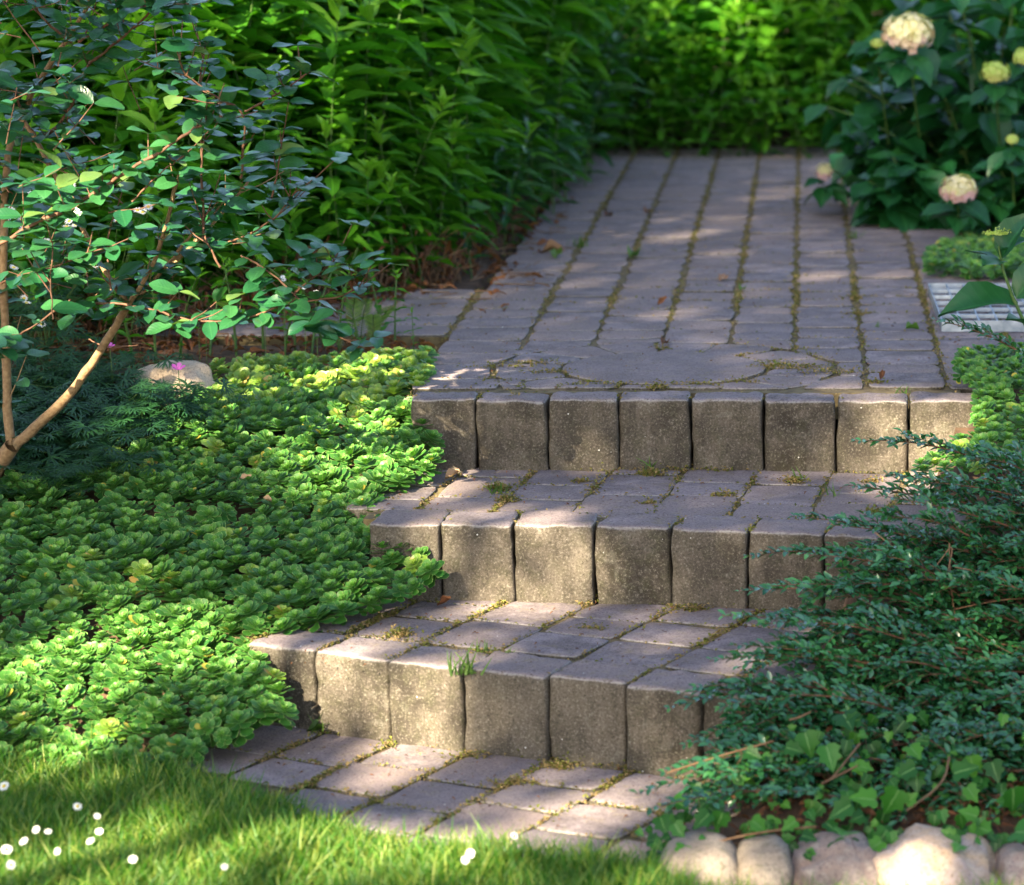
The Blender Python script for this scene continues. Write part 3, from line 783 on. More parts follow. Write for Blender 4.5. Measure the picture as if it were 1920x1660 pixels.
# a single rosette against the top riser
c = unp(850, 868, Z2)
o = bpy.data.objects.new('stonecrop_rosette', ROS_ME[2]); C.objects.link(o); o.location = (c.x, c.y-.03, Z2+.022); o.rotation_euler = (.35, .1, 0); o.scale = (.95, .95, .95)
tag(o, 'single dark stonecrop rosette at the left foot of the topmost riser', 'plant')
RS = [(1795, 665), (1960, 650), (1990, 1000), (1860, 990), (1780, 905), (1715, 885), (1760, 850), (1835, 800), (1830, 740), (1800, 700)]
sedum_bed('stonecrop_bed', RS, (.3, .75), (6.3, 7.45), .026, .05, 'small leaved stonecrop cushion spilling down right of the topmost step', 'ground cover', near=160, size=(.5, .75), hfun=lambda x, y: ground_z(x, y)+.02)
RS2 = [(1735, 505), (1745, 470), (1800, 450), (2000, 440), (2000, 512)]
sedum_bed('low_ground_cover', RS2, (.35, 1.0), (8.5, 9.7), .035, .03, 'low round leaved ground cover between the grating and the hydrangea', 'ground cover', near=80, size=(.55, .9), hfun=lambda x, y: Z3)

# ------------------------------------------------------------------ tall leafy perennials
def lance(L, w, seed):
    rr = random.Random(seed)
    return leaf_t(7, 2, w+.05, 'lance', rr.uniform(.1, .35), rr.uniform(.0, .3), wave=.5, teeth=.06)
PL = [lance(1, .33+.035*i, i) for i in range(4)] + [lance(1, .42, 9)]
PL_ME = [t_mesh(t, 'leaf', M_PER) for t in PL]; PLD_ME = [t_mesh(t, 'leaf', M_PERD) for t in PL]
YOUNG = []
for t in PL[:3]:
    A = t[2].copy(); A[:, 2] = .75; YOUNG.append((t[0], t[1], A))
YOUNG_ME = [t_mesh(t, 'leaf', M_PER) for t in YOUNG]
def perennial(seed, H, separate, dark=False, leafL=.175, parent=None):
    """returns an Empty at the origin with stem and leaves"""
    rr = random.Random(seed); u = rr.uniform
    if parent is None:
        par = bpy.data.objects.new('leafy_perennial', None); C.objects.link(par); par.empty_display_size = .05
    g = Geo(); lean = (u(-.14, .14), u(-.22, .04))
    st = bez((0, 0, 0), (lean[0]*.2, lean[1]*.2, H*.6), (lean[0], lean[1], H), 10)
    g.tube(st, [.0034-.0022*i/10 for i in range(11)], 5)
    link('stem', g.mesh('stem', M_STEMG if not dark else M_STEMG), par)
    fol = {}
    n = max(6, int(H/.040)); az = u(0, 6)
    for k in range(n):
        t = .05+.95*(k+.5)/n; P, d = along(st, t); az += math.pi/2+u(-.25, .25)
        env = min(1, .55+.6*math.sin(math.pi*min(1, t*1.02))) if t < .85 else 1-.62*(t-.85)/.15
        for s_ in (0, math.pi):
            if t < .18 and rr.random() < .4: continue
            a = az+s_+u(-.2, .2); el = R(u(-15, 28)) if t < .86 else R(u(20, 62))
            L = leafL*env*u(.8, 1.15)
            dd = (math.cos(a)*math.cos(el), math.sin(a)*math.cos(el), math.sin(el))
            m = frame(dd, (u(-.3, .3), u(-.3, .3), 1), L); yg = t > .88
            i = rr.randrange(3) if yg else rr.randrange(5)
            if separate: put_leaf((YOUNG_ME if yg else (PLD_ME if dark else PL_ME))[i], par, P, m)
            else: fol.setdefault((i, yg), []).append((m, tuple(P)))
    # tip: small upright young leaves
    P, d = along(st, .995)
    for k in range(6):
        a = k*1.05+u(-.2, .2); el = R(u(45, 80)); m = frame((math.cos(a)*math.cos(el), math.sin(a)*math.cos(el), math.sin(el)), (-math.cos(a), -math.sin(a), .2), leafL*u(.28, .5))
        if separate: put_leaf(YOUNG_ME[k % 3], par, P, m)
        else: fol.setdefault((k % 3, True), []).append((m, tuple(P)))
    if not separate:
        gg = Geo()
        for (i, yg), L in fol.items(): gg.many((YOUNG if yg else PL)[i], [a for a, _ in L], [b for _, b in L])
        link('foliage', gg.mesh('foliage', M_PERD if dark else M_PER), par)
    return par
def copy_thing(root, loc, rz, s, **k):
    r = root.copy(); C.objects.link(r); r.location = loc; r.rotation_euler = (0, 0, rz); r.scale = (s, s, s); tag(r, **k)
    for ch in root.children:
        c2 = ch.copy(); C.objects.link(c2); c2.parent = r
    return r
used = set()
def place(proto, loc, rz, s, **k):
    if proto.name not in used:
        used.add(proto.name); proto.location = loc; proto.rotation_euler = (0, 0, rz); proto.scale = (s, s, s); tag(proto, **k); return proto
    return copy_thing(proto, loc, rz, s, **k)
P_SEP = [perennial(100+i, .85, True) for i in range(6)]
P_SMALL = [perennial(140+i, .33, True, leafL=.125) for i in range(5)]
P_MID = [perennial(150+i, .58, True, leafL=.155) for i in range(6)]
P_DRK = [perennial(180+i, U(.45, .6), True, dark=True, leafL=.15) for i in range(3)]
# front edge of the bed in the photograph, from left to right
BED = [(-200, 640), (150, 650), (300, 640), (500, 600), (640, 575), (760, 545), (850, 528), (905, 480), (985, 425), (1050, 375), (1085, 330), (1120, 300)]
BW = [unp(x, y, Z3) for x, y in BED]
def bed_front(x):
    if x <= BW[0].x: return BW[0].y
    for a, b in zip(BW, BW[1:]):
        if x < b.x: return a.y + (b.y-a.y)*(x-a.x)/(b.x-a.x)
    return 99
Lg = dict(label='tall green lance leaved perennial in the dense bed left of the path', cat='plant', group='lance leaved perennials left of the path')
Ls = dict(label='short leafy shoot at the front edge of the perennial bed by the path', cat='plant', group='short shoots at the front of the perennial bed')
# where the plants stand: (position, distance behind the bed's front edge)
spots = []
y = 7.35
while y < 12.6:
    x = -2.7
    while x < -.5:
        X, Y = x+U(-.05, .05), y+U(-.06, .06); f = bed_front(X); x += .125 if y < 9.5 else .16
        if Y < f+.03 or X > -.80+.035*(Y-7.6)+.03*math.sin(Y*5): continue
        px = proj((X, Y, Z3+.3))[0]
        if px < -120: continue
        spots.append((X, Y, Y-f))
    y += .125 if y < 9 else .18
spots.sort(key=lambda q: q[2])
LO = leaf_t(4, 1, .40, 'lance', .2, .25)
extra = {}
def spot_height(d): return min(1.12, .26+d*.95)*U(.82, 1.12)
n_ind = 0
ZL = [(-1.55, 'tall lance leaved perennial seen through the branches of the left shrub', 'perennials behind the left shrub'),
      (-1.1, 'tall lance leaved perennial between the left shrub and the strip beside the path', 'perennials between the shrub and the path edge'),
      (9, 'lance leaved perennial in the strip of the bed that borders the path', 'perennials bordering the path')]
for X, Y, d in spots:
    for zx, zl, zg in ZL:
        if X < zx: Lg['label'], Lg['group'] = zl, zg; break
    h = spot_height(d)
    if n_ind < 185 and d < .9:
        if h < .42: place(random.choice(P_SMALL), (X, Y, Z3-.02), U(0, 6.28), h/.33, **Ls)
        elif h < .72: place(random.choice(P_MID), (X, Y, Z3-.02), U(0, 6.28), h/.58, **Lg)
        else: place(random.choice(P_SEP), (X, Y, Z3-.02), U(0, 6.28), h/.85, **Lg)
        n_ind += 1
    else: extra.setdefault(random.randrange(6), []).append((X, Y, h))
# plants closing the path
rear = []
y = 12.38
while y < 15.8:
    x = -2.4
    while x < 2.1:
        X, Y = x+U(-.06, .06), y+U(-.06, .06); x += .14 if y < 13 else .19
        if Y < 12.75 and X > .36: continue
        if X < -.95 and Y < 12.6: continue
        rear.append((X, Y, min(1.05, .30+(Y-12.38)*1.0)*U(.75, 1.1)))
    y += .13 if y < 13 else .24
Lr = dict(label='blurred bright green leafy perennial behind the far end of the path', cat='plant', group='leafy perennials closing the far end of the path')
for k, (X, Y, h) in enumerate(rear):
    Lr['label'], Lr['group'] = ('blurred leafy perennial at the far left corner of the path', 'perennials at the far left corner of the path') if X < -.55 else (('blurred leafy perennial closing the middle of the path end', 'perennials closing the path end') if X < .15 else ('blurred leafy perennial at the far right corner of the path by the hydrangea', 'perennials at the far right corner of the path'))
    if k < 85 and -1.2 < X < 1.3:
        if h < .42: place(random.choice(P_SMALL), (X, Y, Z3-.02), U(0, 6.28), h/.33, **Lr)
        else: place(random.choice(P_MID), (X, Y, Z3-.02), U(0, 6.28), h/.58, **Lr)
    else: extra.setdefault(random.randrange(6), []).append((X, Y, h))
def whole_plant(seed):
    rr = random.Random(seed); u = rr.uniform; parts = []; H = 1.0
    st = bez((0, 0, 0), (u(-.05, .05), u(-.05, .05), .6), (u(-.12, .12), u(-.2, .04), H), 10)
    n = 27; az = 0
    for k in range(n):
        t = .06+.94*(k+.5)/n; P, d = along(st, t); az += math.pi/2+u(-.3, .3); env = 1 if t < .85 else 1-.6*(t-.85)/.15
        for s_ in (0, math.pi):
            a = az+s_; el = R(u(-15, 28)) if t < .86 else R(u(20, 62)); tt = (LO[0], LO[1], LO[2].copy()); tt[2][:, 2] = .75 if t > .88 else 0
            parts.append((tt, frame((math.cos(a)*math.cos(el), math.sin(a)*math.cos(el), math.sin(el)), (u(-.3, .3), u(-.3, .3), 1), .175*env*u(.8, 1.15)), tuple(P)))
    return join_t(parts)
g = Geo()
for k, L in extra.items():
    t = whole_plant(500+k)
    for X, Y, h in L:
        g.many(t, [rotz(U(0, 6.28))*h], [(X, Y, Z3-.02)])
link('leafy_perennials', g.mesh('leafy_perennials', M_PER), kind='stuff', label='mass of green leafy perennials filling the background behind the front plants')
# dark leaved plant arching over the left edge of the path
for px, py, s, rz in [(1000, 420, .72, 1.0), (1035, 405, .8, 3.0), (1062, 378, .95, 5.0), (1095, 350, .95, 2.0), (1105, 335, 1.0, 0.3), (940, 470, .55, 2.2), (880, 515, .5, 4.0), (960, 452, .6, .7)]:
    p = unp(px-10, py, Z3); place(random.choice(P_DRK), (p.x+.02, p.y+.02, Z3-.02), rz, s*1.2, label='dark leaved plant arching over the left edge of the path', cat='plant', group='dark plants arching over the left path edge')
for pr in P_SEP+P_SMALL+P_MID+P_DRK:
    if pr.name not in used:
        for ch in list(pr.children): bpy.data.objects.remove(ch)
        bpy.data.objects.remove(pr)
# dry stems and withered leaves at the foot of the bed
def dry():
    g = Geo()
    for _ in range(230):
        X = U(-2.0, -.82); f = bed_front(X); Y = f+abs(random.gauss(.08, .12)); h = U(.03, .16)
        g.tube([(X, Y, Z3-.02), (X+U(-.03, .03), Y, Z3+h*.6), (X+U(-.09, .09), Y+U(-.06, .06), Z3+h)], [.0022, .0018, .001], 4)
    for _ in range(160):
        X = U(-2.0, -.82); Y = bed_front(X)-U(-.1, .12); a = U(0, 6.28); L = U(.03, .10)
        if random.random() < .4: X = U(-.95, -.62); Y = U(8.1, 10.5)
        z = ground_z(X, Y)+U(.006, .02)
        if Y > 7.6 and X > -.9: z = Z3+.008
        g.tube([(X, Y, z), (X+math.cos(a)*L, Y+math.sin(a)*L, z+U(0, .008))], .0018, 4)
    link('dry_stems', g.mesh('dry_stems', M_STRAW), kind='stuff', label='brown dry stems and straw at the foot of the perennial bed')
    g = Geo(); t = leaf_t(4, 1, .4, 'lance', .6, .6, wave=2)
    P = []; Rm = []
    for _ in range(900):
        X = U(-2.2, -.78); f = bed_front(X); Y = f+random.gauss(.08, .13); z = Z3+abs(random.gauss(0, .07)) if Y > f+.04 else (Z3+.008 if X > -1.3 and Y > 7.6 else ground_z(X, Y)+.01)
        if random.random() < .08: X = -.80+abs(random.gauss(0, .05)); Y = U(8.0, 11); z = Z3+.006
        elif X > -.80: continue
        P.append((X, Y, z)); Rm.append(frame((U(-1, 1), U(-1, 1), U(-1, .5)), (U(-1, 1), U(-1, 1), 1), U(.025, .06)))
    for _ in range(500):
        X, Y = U(-1.9, -.8), U(7.0, 7.65)
        if proj((X, Y, Z3))[0] > 790: continue
        P.append((X, Y, ground_z(X, Y)+.012)); Rm.append(frame((U(-1, 1), U(-1, 1), U(-.1, .3)), (U(-1, 1), U(-1, 1), 1), U(.015, .045)))
    g.many(t, Rm, P); link('withered_leaves', g.mesh('withered_leaves', M_LITTERD), kind='stuff', label='withered brown leaves under the perennials')
dry()

# ------------------------------------------------------------------ shrub at the left
VL = [leaf_t(7, 2, .58, 'oval', U(.05, .3), U(.0, .25), wave=.4, stalk=.09) for _ in range(5)]
VL_ME = [t_mesh(t, 'leaf', M_VIB) for t in VL]
VLY = []
for t in VL[:3]:
    A = t[2].copy(); A[:, 2] = .85; VLY.append((t[0], t[1], A))
VLY_ME = [t_mesh(t, 'leaf', M_VIB) for t in VLY]
def viburnum():
    base = unY(-15, 885, 6.45)
    par = empty('leafy_shrub', base, label='open branched shrub with oval blue green leaves leaning in from the left edge', cat='shrub')
    def W(pts, y0, y1):
        n = len(pts); return [unY(x, y, y0-.17+(y1-y0)*i/(n-1))-base + Vector((U(-.004, .004), U(-.01, .01), U(-.004, .004))) for i, (x, y) in enumerate(pts)]
    g = Geo(); g.tube(W([(-25, 920), (-8, 880), (25, 838)], 6.62, 6.6), [.021, .019, .017], 9); link('trunk', g.mesh('trunk', M_BARK), par)
    limbs = [  # pixel polyline, Y start, Y end, radius start, radius end, leafiness
        ([(25, 838), (75, 795), (130, 742), (180, 675), (218, 618), (240, 572)], 6.6, 6.55, .015, .010, 0),
        ([(22, 838), (10, 760), (8, 640), (3, 520), (12, 400), (14, 300), (32, 232)], 6.6, 6.75, .014, .009, .5),
        ([(32, 232), (60, 170), (110, 100), (150, 45), (182, -20)], 6.75, 6.6, .009, .005, .8),
        ([(40, 222), (75, 265), (108, 335), (140, 400), (175, 470), (212, 530), (243, 572)], 6.7, 6.55, .007, .006, .5),
        ([(243, 570), (262, 545), (285, 505), (305, 440), (320, 380), (335, 325)], 6.55, 6.4, .008, .003, .8),
        ([(250, 568), (290, 530), (340, 480), (395, 430), (440, 370), (470, 330)], 6.55, 6.7, .007, .003, .9),
        ([(258, 560), (310, 505), (350, 450), (372, 425)], 6.55, 6.5, .006, .003, .7),
        ([(0, 458), (60, 420), (140, 388), (200, 345), (250, 315), (310, 280), (360, 240), (420, 215)], 6.35, 6.2, .0055, .003, 1.2),
        ([(0, 532), (70, 505), (125, 490), (170, 470)], 6.5, 6.3, .004, .002, .9),
        ([(130, 570), (200, 568), (280, 582), (350, 600), (410, 604), (480, 592), (530, 570), (575, 530), (628, 486)], 6.45, 6.25, .0035, .002, 1.0),
        ([(530, 575), (590, 565), (640, 556), (672, 537)], 6.3, 6.2, .0022, .0014, 1.0),
        ([(382, 450), (384, 400), (380, 330), (378, 250), (372, 180), (383, 80)], 6.45, 6.5, .004, .002, 1.3),
        ([(410, 505), (395, 470), (383, 440)], 6.3, 6.4, .003, .002, .5),
        ([(455, 335), (458, 270), (458, 208), (400, 180), (345, 140), (335, 115)], 6.4, 6.3, .0035, .002, 1.2),
        ([(458, 208), (510, 185), (545, 160), (578, 132)], 6.35, 6.25, .0028, .0016, 1.0),
        ([(510, 380), (518, 330), (530, 262)], 6.35, 6.3, .0028, .0016, 1.2),
        ([(60, 265), (120, 240), (160, 130), (190, 100), (240, 60), (290, 10)], 6.65, 6.4, .005, .0025, .9),
        ([(150, 80), (200, 50), (260, 10), (350, 5)], 6.6, 6.3, .004, .002, 1.0),
        ([(130, 80), (90, 50), (60, 10), (55, -20)], 6.6, 6.5, .004, .002, 1.0),
        ([(35, 210), (20, 150), (-10, 130)], 6.7, 6.5, .004, .002, .9),
        ([(210, 545), (200, 470), (206, 420)], 6.4, 6.4, .003, .0015, 1.1),
        ([(97, 600), (95, 520), (98, 455)], 6.3, 6.3, .002, .0012, .8),
        ([(390, 445), (430, 455), (490, 430), (530, 400), (560, 350)], 6.5, 6.35, .003, .0015, 1.2),
        ([(130, 560), (80, 600), (20, 640), (-10, 660)], 6.4, 6.3, .003, .0015, 1.0),
        ([(455, 480), (500, 500), (560, 560), (610, 620), (680, 650)], 6.35, 6.2, .0025, .0014, .8),
        ([(165, 640), (200, 655), (260, 650)], 6.6, 6.5, .002, .001, .2),
        ([(250, 380), (290, 330), (330, 300)], 6.3, 6.3, .0025, .0012, 1.1)]
    count = 0; LV = []
    def leafpair(P, d, s, br, young=False, one=False):
        nonlocal count
        a = U(-.35, .35)
        side = d.cross(Vector((0, 0, 1)))
        if side.length < .1: side = Vector((math.cos(U(0, 6.28)), math.sin(U(0, 6.28)), 0))
        side = (Matrix.Rotation(U(-1.2, 1.2), 3, d) @ side.normalized())
        for sg in ((1, -1) if not one else (1,)):
            if random.random() < .10: continue
            dd = side*sg + d*U(.2, .6) + Vector((0, 0, U(-.25, .25)))
            L = s*U(.8, 1.2)
            dd.z *= .4; m = frame(dd, (U(-.25, .25), U(-.25, .12), 1) if random.random() < .7 else (U(-.4, .4), U(-1.2, -.4), 1), L)
            LV.append((L, P.copy(), m, young)); count += 1
    for pts, ya, yb, ra, rb, lf in limbs:
        w = smoothline(W(pts, ya, yb)); ra *= .8; rb *= .75; g = Geo(); n = len(w)
        dense = []
        for i in range(n-1):
            for k in range(1):
                dense.append(w[i].lerp(w[i+1], k/3)+Vector((U(-.0015, .0015), 0, U(-.0015, .0015))))
        dense.append(w[-1]); m_ = len(dense)
        g.tube(dense, [ra+(rb-ra)*i/(m_-1) + (.0006 if i % 4 == 0 else 0) for i in range(m_)], 6)
        L = sum((b-a).length for a, b in zip(w, w[1:]))
        # side twigs
        nt = int(L/.040*lf)
        tips = []
        for k in range(nt):
            t = U(.12, .98); P, d = along(dense, t); s_ = (Vector((U(-1, 1), U(-1, .6), U(-.1, 1)))).normalized()
            Lt = U(.04, .12); e = P+s_*Lt*.6+d*Lt*.5
            tw = [P, P.lerp(e, .5)+Vector((0, 0, -.004)), e]; g.tube(tw, [.0016, .0013, .001], 4); tips.append((tw, s_))
        link('branch', g.mesh('branch', M_BARK if ra > .0045 else M_TWIG), par)
        if True:
            k = max(1, int(L/.040*lf))
            for j in range(k):
                P, d = along(dense, (j+.6)/k*.98)
                if lf > .3: leafpair(P, d, U(.044, .066), par)
            for tw, s_ in tips:
                leafpair(tw[1], (tw[2]-tw[0]).normalized(), U(.040, .060), par, one=random.random() < .5)
                leafpair(tw[2], (tw[2]-tw[0]).normalized(), U(.044, .066), par, young=random.random() < .25)
            if lf > .6: leafpair(dense[-1], (dense[-1]-dense[-3]).normalized(), .04, par, young=True)
    for _ in range(150):   # outer shoots reaching in from the crown beyond the frame
        x, y = U(-30, 330), U(-30, 560)
        if random.random() < (x/330)*.8+(y/560)*.4: continue
        P = unY(x, y, 6.35+U(-.25, .25))-base; d = Vector((U(-1, 1), U(-.5, .5), U(.1, 1))).normalized(); g = Geo()
        e = P+d*U(.05, .11); tw = [P-d*.03, P, P.lerp(e, .5)+Vector((0, 0, -.004)), e]; g.tube(tw, [.0014, .0013, .0011, .0009], 4); link('twig', g.mesh('twig', M_TWIG), par)
        for q in tw[1:]: leafpair(q, d, U(.045, .066), par, young=random.random() < .12)
    random.shuffle(LV)
    for L, P, m, yg in LV[:300]: put_leaf(random.choice(VLY_ME if yg else VL_ME), par, P, m)
    g = Geo()
    for i in range(5):
        sub = [q for j, q in enumerate(LV[300:]) if j % 5 == i]; g.many(VL[i], [q[2] for q in sub], [tuple(q[1]) for q in sub])
    if g.V: link('foliage', g.mesh('foliage', M_VIB), par, kind='stuff')
    return count
print('viburnum leaves', viburnum())

# ------------------------------------------------------------------ cranesbill, flat boulder, feverfew at the left
CL = []
for s in range(3):
    parts = []
    for k in range(7):
        a = R(-120+40*k+U(-6, 6)); l = leaf_t(4, 1, .22, 'lance', .2, .15)
        parts.append((l, frame((math.sin(a), math.cos(a), U(-.1, .15)), (0, 0, 1), U(.8, 1)), (0, 0, 0)))
        for sg in (-.45, .45):
            parts.append((l, frame((math.sin(a+sg), math.cos(a+sg), 0), (0, 0, 1), .55), (math.sin(a)*.38, math.cos(a)*.38, 0)))
    CL.append(join_t(parts))
CL_ME = [t_mesh(t, 'leaf', M_CRA) for t in CL]
def on_ground(px, py):
    Y = 4.6
    while Y < 12:
        p = unY(px, py, Y)
        if p.z <= ground_z(p.x, p.y): return Vector((p.x, p.y, ground_z(p.x, p.y)))
        Y += .02
    return unp(px, py, Z3)
def cranesbill(loc, n, h, lab, grp, s=(.030, .048)):
    par = empty('cranesbill', loc, label=lab, cat='plant', group=grp); g = Geo()
    for _ in range(n):
        a = U(0, 6.28); r = abs(random.gauss(0, .10)); top = Vector((math.cos(a)*r, math.sin(a)*r, U(.35, 1)*h))
        g.tube(bez((0, 0, 0), (top.x*.3, top.y*.3, top.z*.8), top, 4), .0008, 3)
        put_leaf(random.choice(CL_ME), par, top, frame((math.cos(a), math.sin(a), U(-.3, .2)), (U(-.4, .4), U(-.7, .1), 1), U(*s)))
    link('stem', g.mesh('stem', M_STEMG), par, kind='stuff'); return par
for px, py in [(px+U(-22, 22), py+U(-8, 8)) for py in (735, 770, 800, 830, 860, 890, 915) for px in range(-40, 400, 62) if not (px > 215 and py < 800) and not (px > 150+(915-py)*1.6)]:
    cranesbill(on_ground(px, py+12), 26, .10 if py < 860 else .075, 'dark finely cut cranesbill clump under the shrub at the left', 'dark cranesbill clumps under the shrub')
for px, py in [(60, 640), (20, 600), (130, 640), (10, 680), (90, 690)]:
    p = unp(px, py, Z3); p.z = ground_z(p.x, p.y)
    cranesbill(p, 26, .20, 'light green feathery foliage clump at the left edge below the white flowers', 'light feathery clumps below the white flowers')
def pink_flower(px, py, Y, lab, s=1.0):
    c = unY(px, py, Y); base = Vector((c.x+.004, c.y, ground_z(c.x, c.y)))
    par = empty('pink_cranesbill_flower', base, label=lab, cat='flower'); top = c-base
    link('stem', stem_mesh(top, .0008), par)
    t = leaf_t(4, 2, .85, 'spoon', .15, -.12, wave=.6); g = Geo(); Rm = []; P = []
    for k in range(5):
        a = k*2*math.pi/5+.3; Rm.append(frame((math.cos(a), math.sin(a), .45), (-math.cos(a)*.4, -math.sin(a)*.4, 1), .019*s)); P.append((0, 0, 0))
    g.many(t, Rm, P); o = link('petals', g.mesh('petals', M_PINK), par); o.location = top; o.rotation_euler = (.35, .1, 0)
pink_flower(334, 694, 6.9, 'single magenta cranesbill flower in front of the flat boulder')
pink_flower(206, 652, 6.9, 'small magenta cranesbill flower half hidden behind the shrub trunk', .7)

def boulder(name, c, size, seed, mat, label, cat='rock', grp=None, flat=1.0, ang=1.0):
    import bmesh
    bm = bmesh.new(); bmesh.ops.create_icosphere(bm, subdivisions=4, radius=1)
    for v in bm.verts:
        n = v.co.normalized(); n = Vector([math.copysign(abs(k)**.72, k) for k in n]) if grp else n; d = 1 + ang*.10*(noise.cell(n*1.9+Vector((seed, 3, 1)))-.5)*0 + (.30 if not grp else .20)*noise.noise(n*1.1+Vector((seed, 0, 0))) + .16*noise.noise(n*2.6+Vector((0, seed, 0)))*ang + .08*noise.noise(n*6+Vector((0, 0, seed)))*ang + .012*noise.noise(n*18+Vector((seed, seed, 0)))
        c_ = noise.cell(n*2.3+Vector((seed, 1, 2)))
        q = n*d; q.z = max(q.z, -.6)
        if flat < 1: q.z = min(q.z, flat+.06*noise.noise(n*3+Vector((seed, 5, 0))))
        v.co = Vector((q.x*size[0], q.y*size[1], q.z*size[2]))
    me = bpy.data.meshes.new(name); bm.to_mesh(me); bm.free()
    for p in me.polygons: p.use_smooth = True
    me.materials.append(mat); o = bpy.data.objects.new(name, me); C.objects.link(o); o.location = c; return tag(o, label, cat, grp)
p = on_ground(318, 770); boulder('boulder', (p.x, p.y+.07, p.z+.025), (.105, .09, .085), 3.3, M_BS, 'flat topped tan boulder at the upper left corner of the stonecrop', flat=.75, ang=.6)
# edging stones lower right
for px0, px1, pyt, m, sd, lab, hh, an in [(1228, 1392, 1584, M_BG, 1.7, 'rounded grey brown edging stone, leftmost of the row at the lower right', .085, .3), (1372, 1492, 1597, M_BG, 5.1, 'low brownish edging stone second from the left in the row at the lower right', .08, .6),
        (1474, 1662, 1594, M_BP, 8.4, 'pinkish grey rough edging stone in the middle of the row at the lower right', .095, 1.6), (1632, 1880, 1580, M_BO, 12.9, 'largest ochre and mauve edging stone with a pointed top, lower right', .11, 1.4), (1868, 2010, 1606, M_BP, 21.2, 'mauve edging stone cut off by the lower right corner', .09, 1.)]:
    Y = 4.86; a = unY(px0, 1640, Y); b = unY(px1, 1640, Y); tp = unY((px0+px1)/2, pyt, Y)
    boulder('edging_stone', ((a.x+b.x)/2, Y+.03, tp.z-hh*1.0), ((b.x-a.x)/2*1.08, .10, hh*1.05), sd, m, lab, 'rock', 'stone edging at the lower right', ang=an*.6)

def feverfew():
    heads = [(52, 358), (62, 350), (75, 356), (85, 346), (95, 352), (105, 346), (118, 352), (128, 356), (135, 350), (40, 356), (30, 360), (70, 345), (112, 358), (98, 362), (10, 350), (2, 372), (20, 395), (28, 405), (14, 415), (40, 412), (22, 425), (45, 428), (130, 415), (142, 422), (125, 425), (98, 405), (76, 400), (258, 395), (268, 398), (278, 388), (220, 415), (86, 452), (26, 502), (172, 500), (178, 497), (45, 560), (50, 568), (8, 530), (78, 608), (180, 497)]
    roots = [unp(20, 640, Z3), unp(110, 640, Z3), unp(230, 640, Z3)]
    lbs = ['tall white flowered feverfew at the left edge, its daisies in a flat cluster', 'feverfew with many small white daisies behind the left shrub branch', 'sparse feverfew with a few white daisies behind the shrub fork']
    plants = []
    for r_, lb in zip(roots, lbs):
        r_ = Vector((r_.x, r_.y-.1, Z3-.02)); plants.append((empty('feverfew', r_, label=lb, cat='plant'), r_))
    for px, py in heads:
        i = 0 if px < 48 else (1 if px < 200 else 2); par, r_ = plants[i]
        c = unY(px, py, 7.15+U(-.08, .08)); top = c-r_
        link('stem', stem_mesh(top, .0009), par)
        rot = Matrix.Rotation(U(.1, .9), 4, 'X') @ Matrix.Rotation(U(-.4, .4), 4, 'Y')
        for nm, me in (('petals', D_PET[0]), ('flower_eye', D_EYE)):
            o = link(nm, me, par); o.matrix_local = Matrix.Translation(top) @ rot @ Matrix.Scale(.9, 4)
feverfew()
for px, py, rt in [(495, 548, (488, 560)), (592, 548, None), (530, 520, None), (372, 596, None), (385, 597, None), (570, 540, None), (532, 525, None)]:
    c = unY(px, py, 7.2); b = Vector((c.x, c.y, ground_z(c.x, c.y)))
    d = empty('small_white_flower', b, label='tiny white flower on a thin stalk in front of the perennials', cat='flower', group='tiny white flowers before the perennials')
    link('stem', stem_mesh(c-b, .0008), d); o = link('petals', D_PET[0], d); o.location = c-b; o.scale = (.5, .5, .5); o.rotation_euler = (.7, 0, 0)
# fern fronds and spindly stalks by the corner of the path
def frond(px0, py0, px1, py1, lab):
    b = unp(px0, py0, Z3-.01); b.y -= 0; tip = unY(px1, py1, b.y-.06)
    par = empty('fern', b, label=lab, cat='plant', group='feathery fronds by the left corner of the path'); t = tip-b
    pts = bez((0, 0, 0), (t.x*.4, t.y*.3, t.z*.8), t, 14); g = Geo(); g.tube(pts, .0012, 4); link('stem', g.mesh('stem', M_STEMG), par)
    g = Geo(); lt = leaf_t(4, 1, .16, 'lance', .2, .2); Rm = []; P = []
    for i in range(2, 28):
        q, d = along(pts, i/28); L = .022*math.sin(math.pi*i/29)+.004
        for sg in (-1, 1):
            s_ = Vector((sg, 0, .1))
            Rm.append(frame(s_+d*.7, (0, -1, .5), L)); P.append(tuple(q))
    g.many(lt, Rm, P); link('foliage', g.mesh('foliage', M_TUFT), par)
for a in [(660, 655, 665, 560), (690, 650, 740, 575), (640, 660, 610, 600), (700, 655, 700, 590), (675, 650, 690, 560)]:
    frond(*a, 'feathery green frond by the left corner of the path')
P_ST = [perennial(300+i, U(.13, .2), True, leafL=.05) for i in range(2)]
for px, py, s in [(720, 640, 1.0), (745, 645, .9), (640, 655, 1.), (590, 660, 1.1), (560, 655, 1.), (500, 662, 1.2), (450, 664, 1.2), (400, 668, 1.1), (780, 655, .5), (680, 655, 1.1), (345, 672, 1.2), (540, 660, 1.), (615, 650, 1.2), (300, 680, 1.2), (260, 690, 1.3)]:
    p = unp(px, py, Z3-.02); place(random.choice(P_ST), (p.x, p.y-.05, ground_z(p.x, p.y-.05)), U(0, 6.28), s, label='spindly small leaved seedling between the stonecrop and the perennials', cat='plant', group='seedlings between stonecrop and perennials')

# ------------------------------------------------------------------ hydrangeas
HL = [leaf_t(8, 2, .66, 'oval', U(.1, .3), U(.1, .45), wave=.4, stalk=.1, teeth=.035) for _ in range(4)]
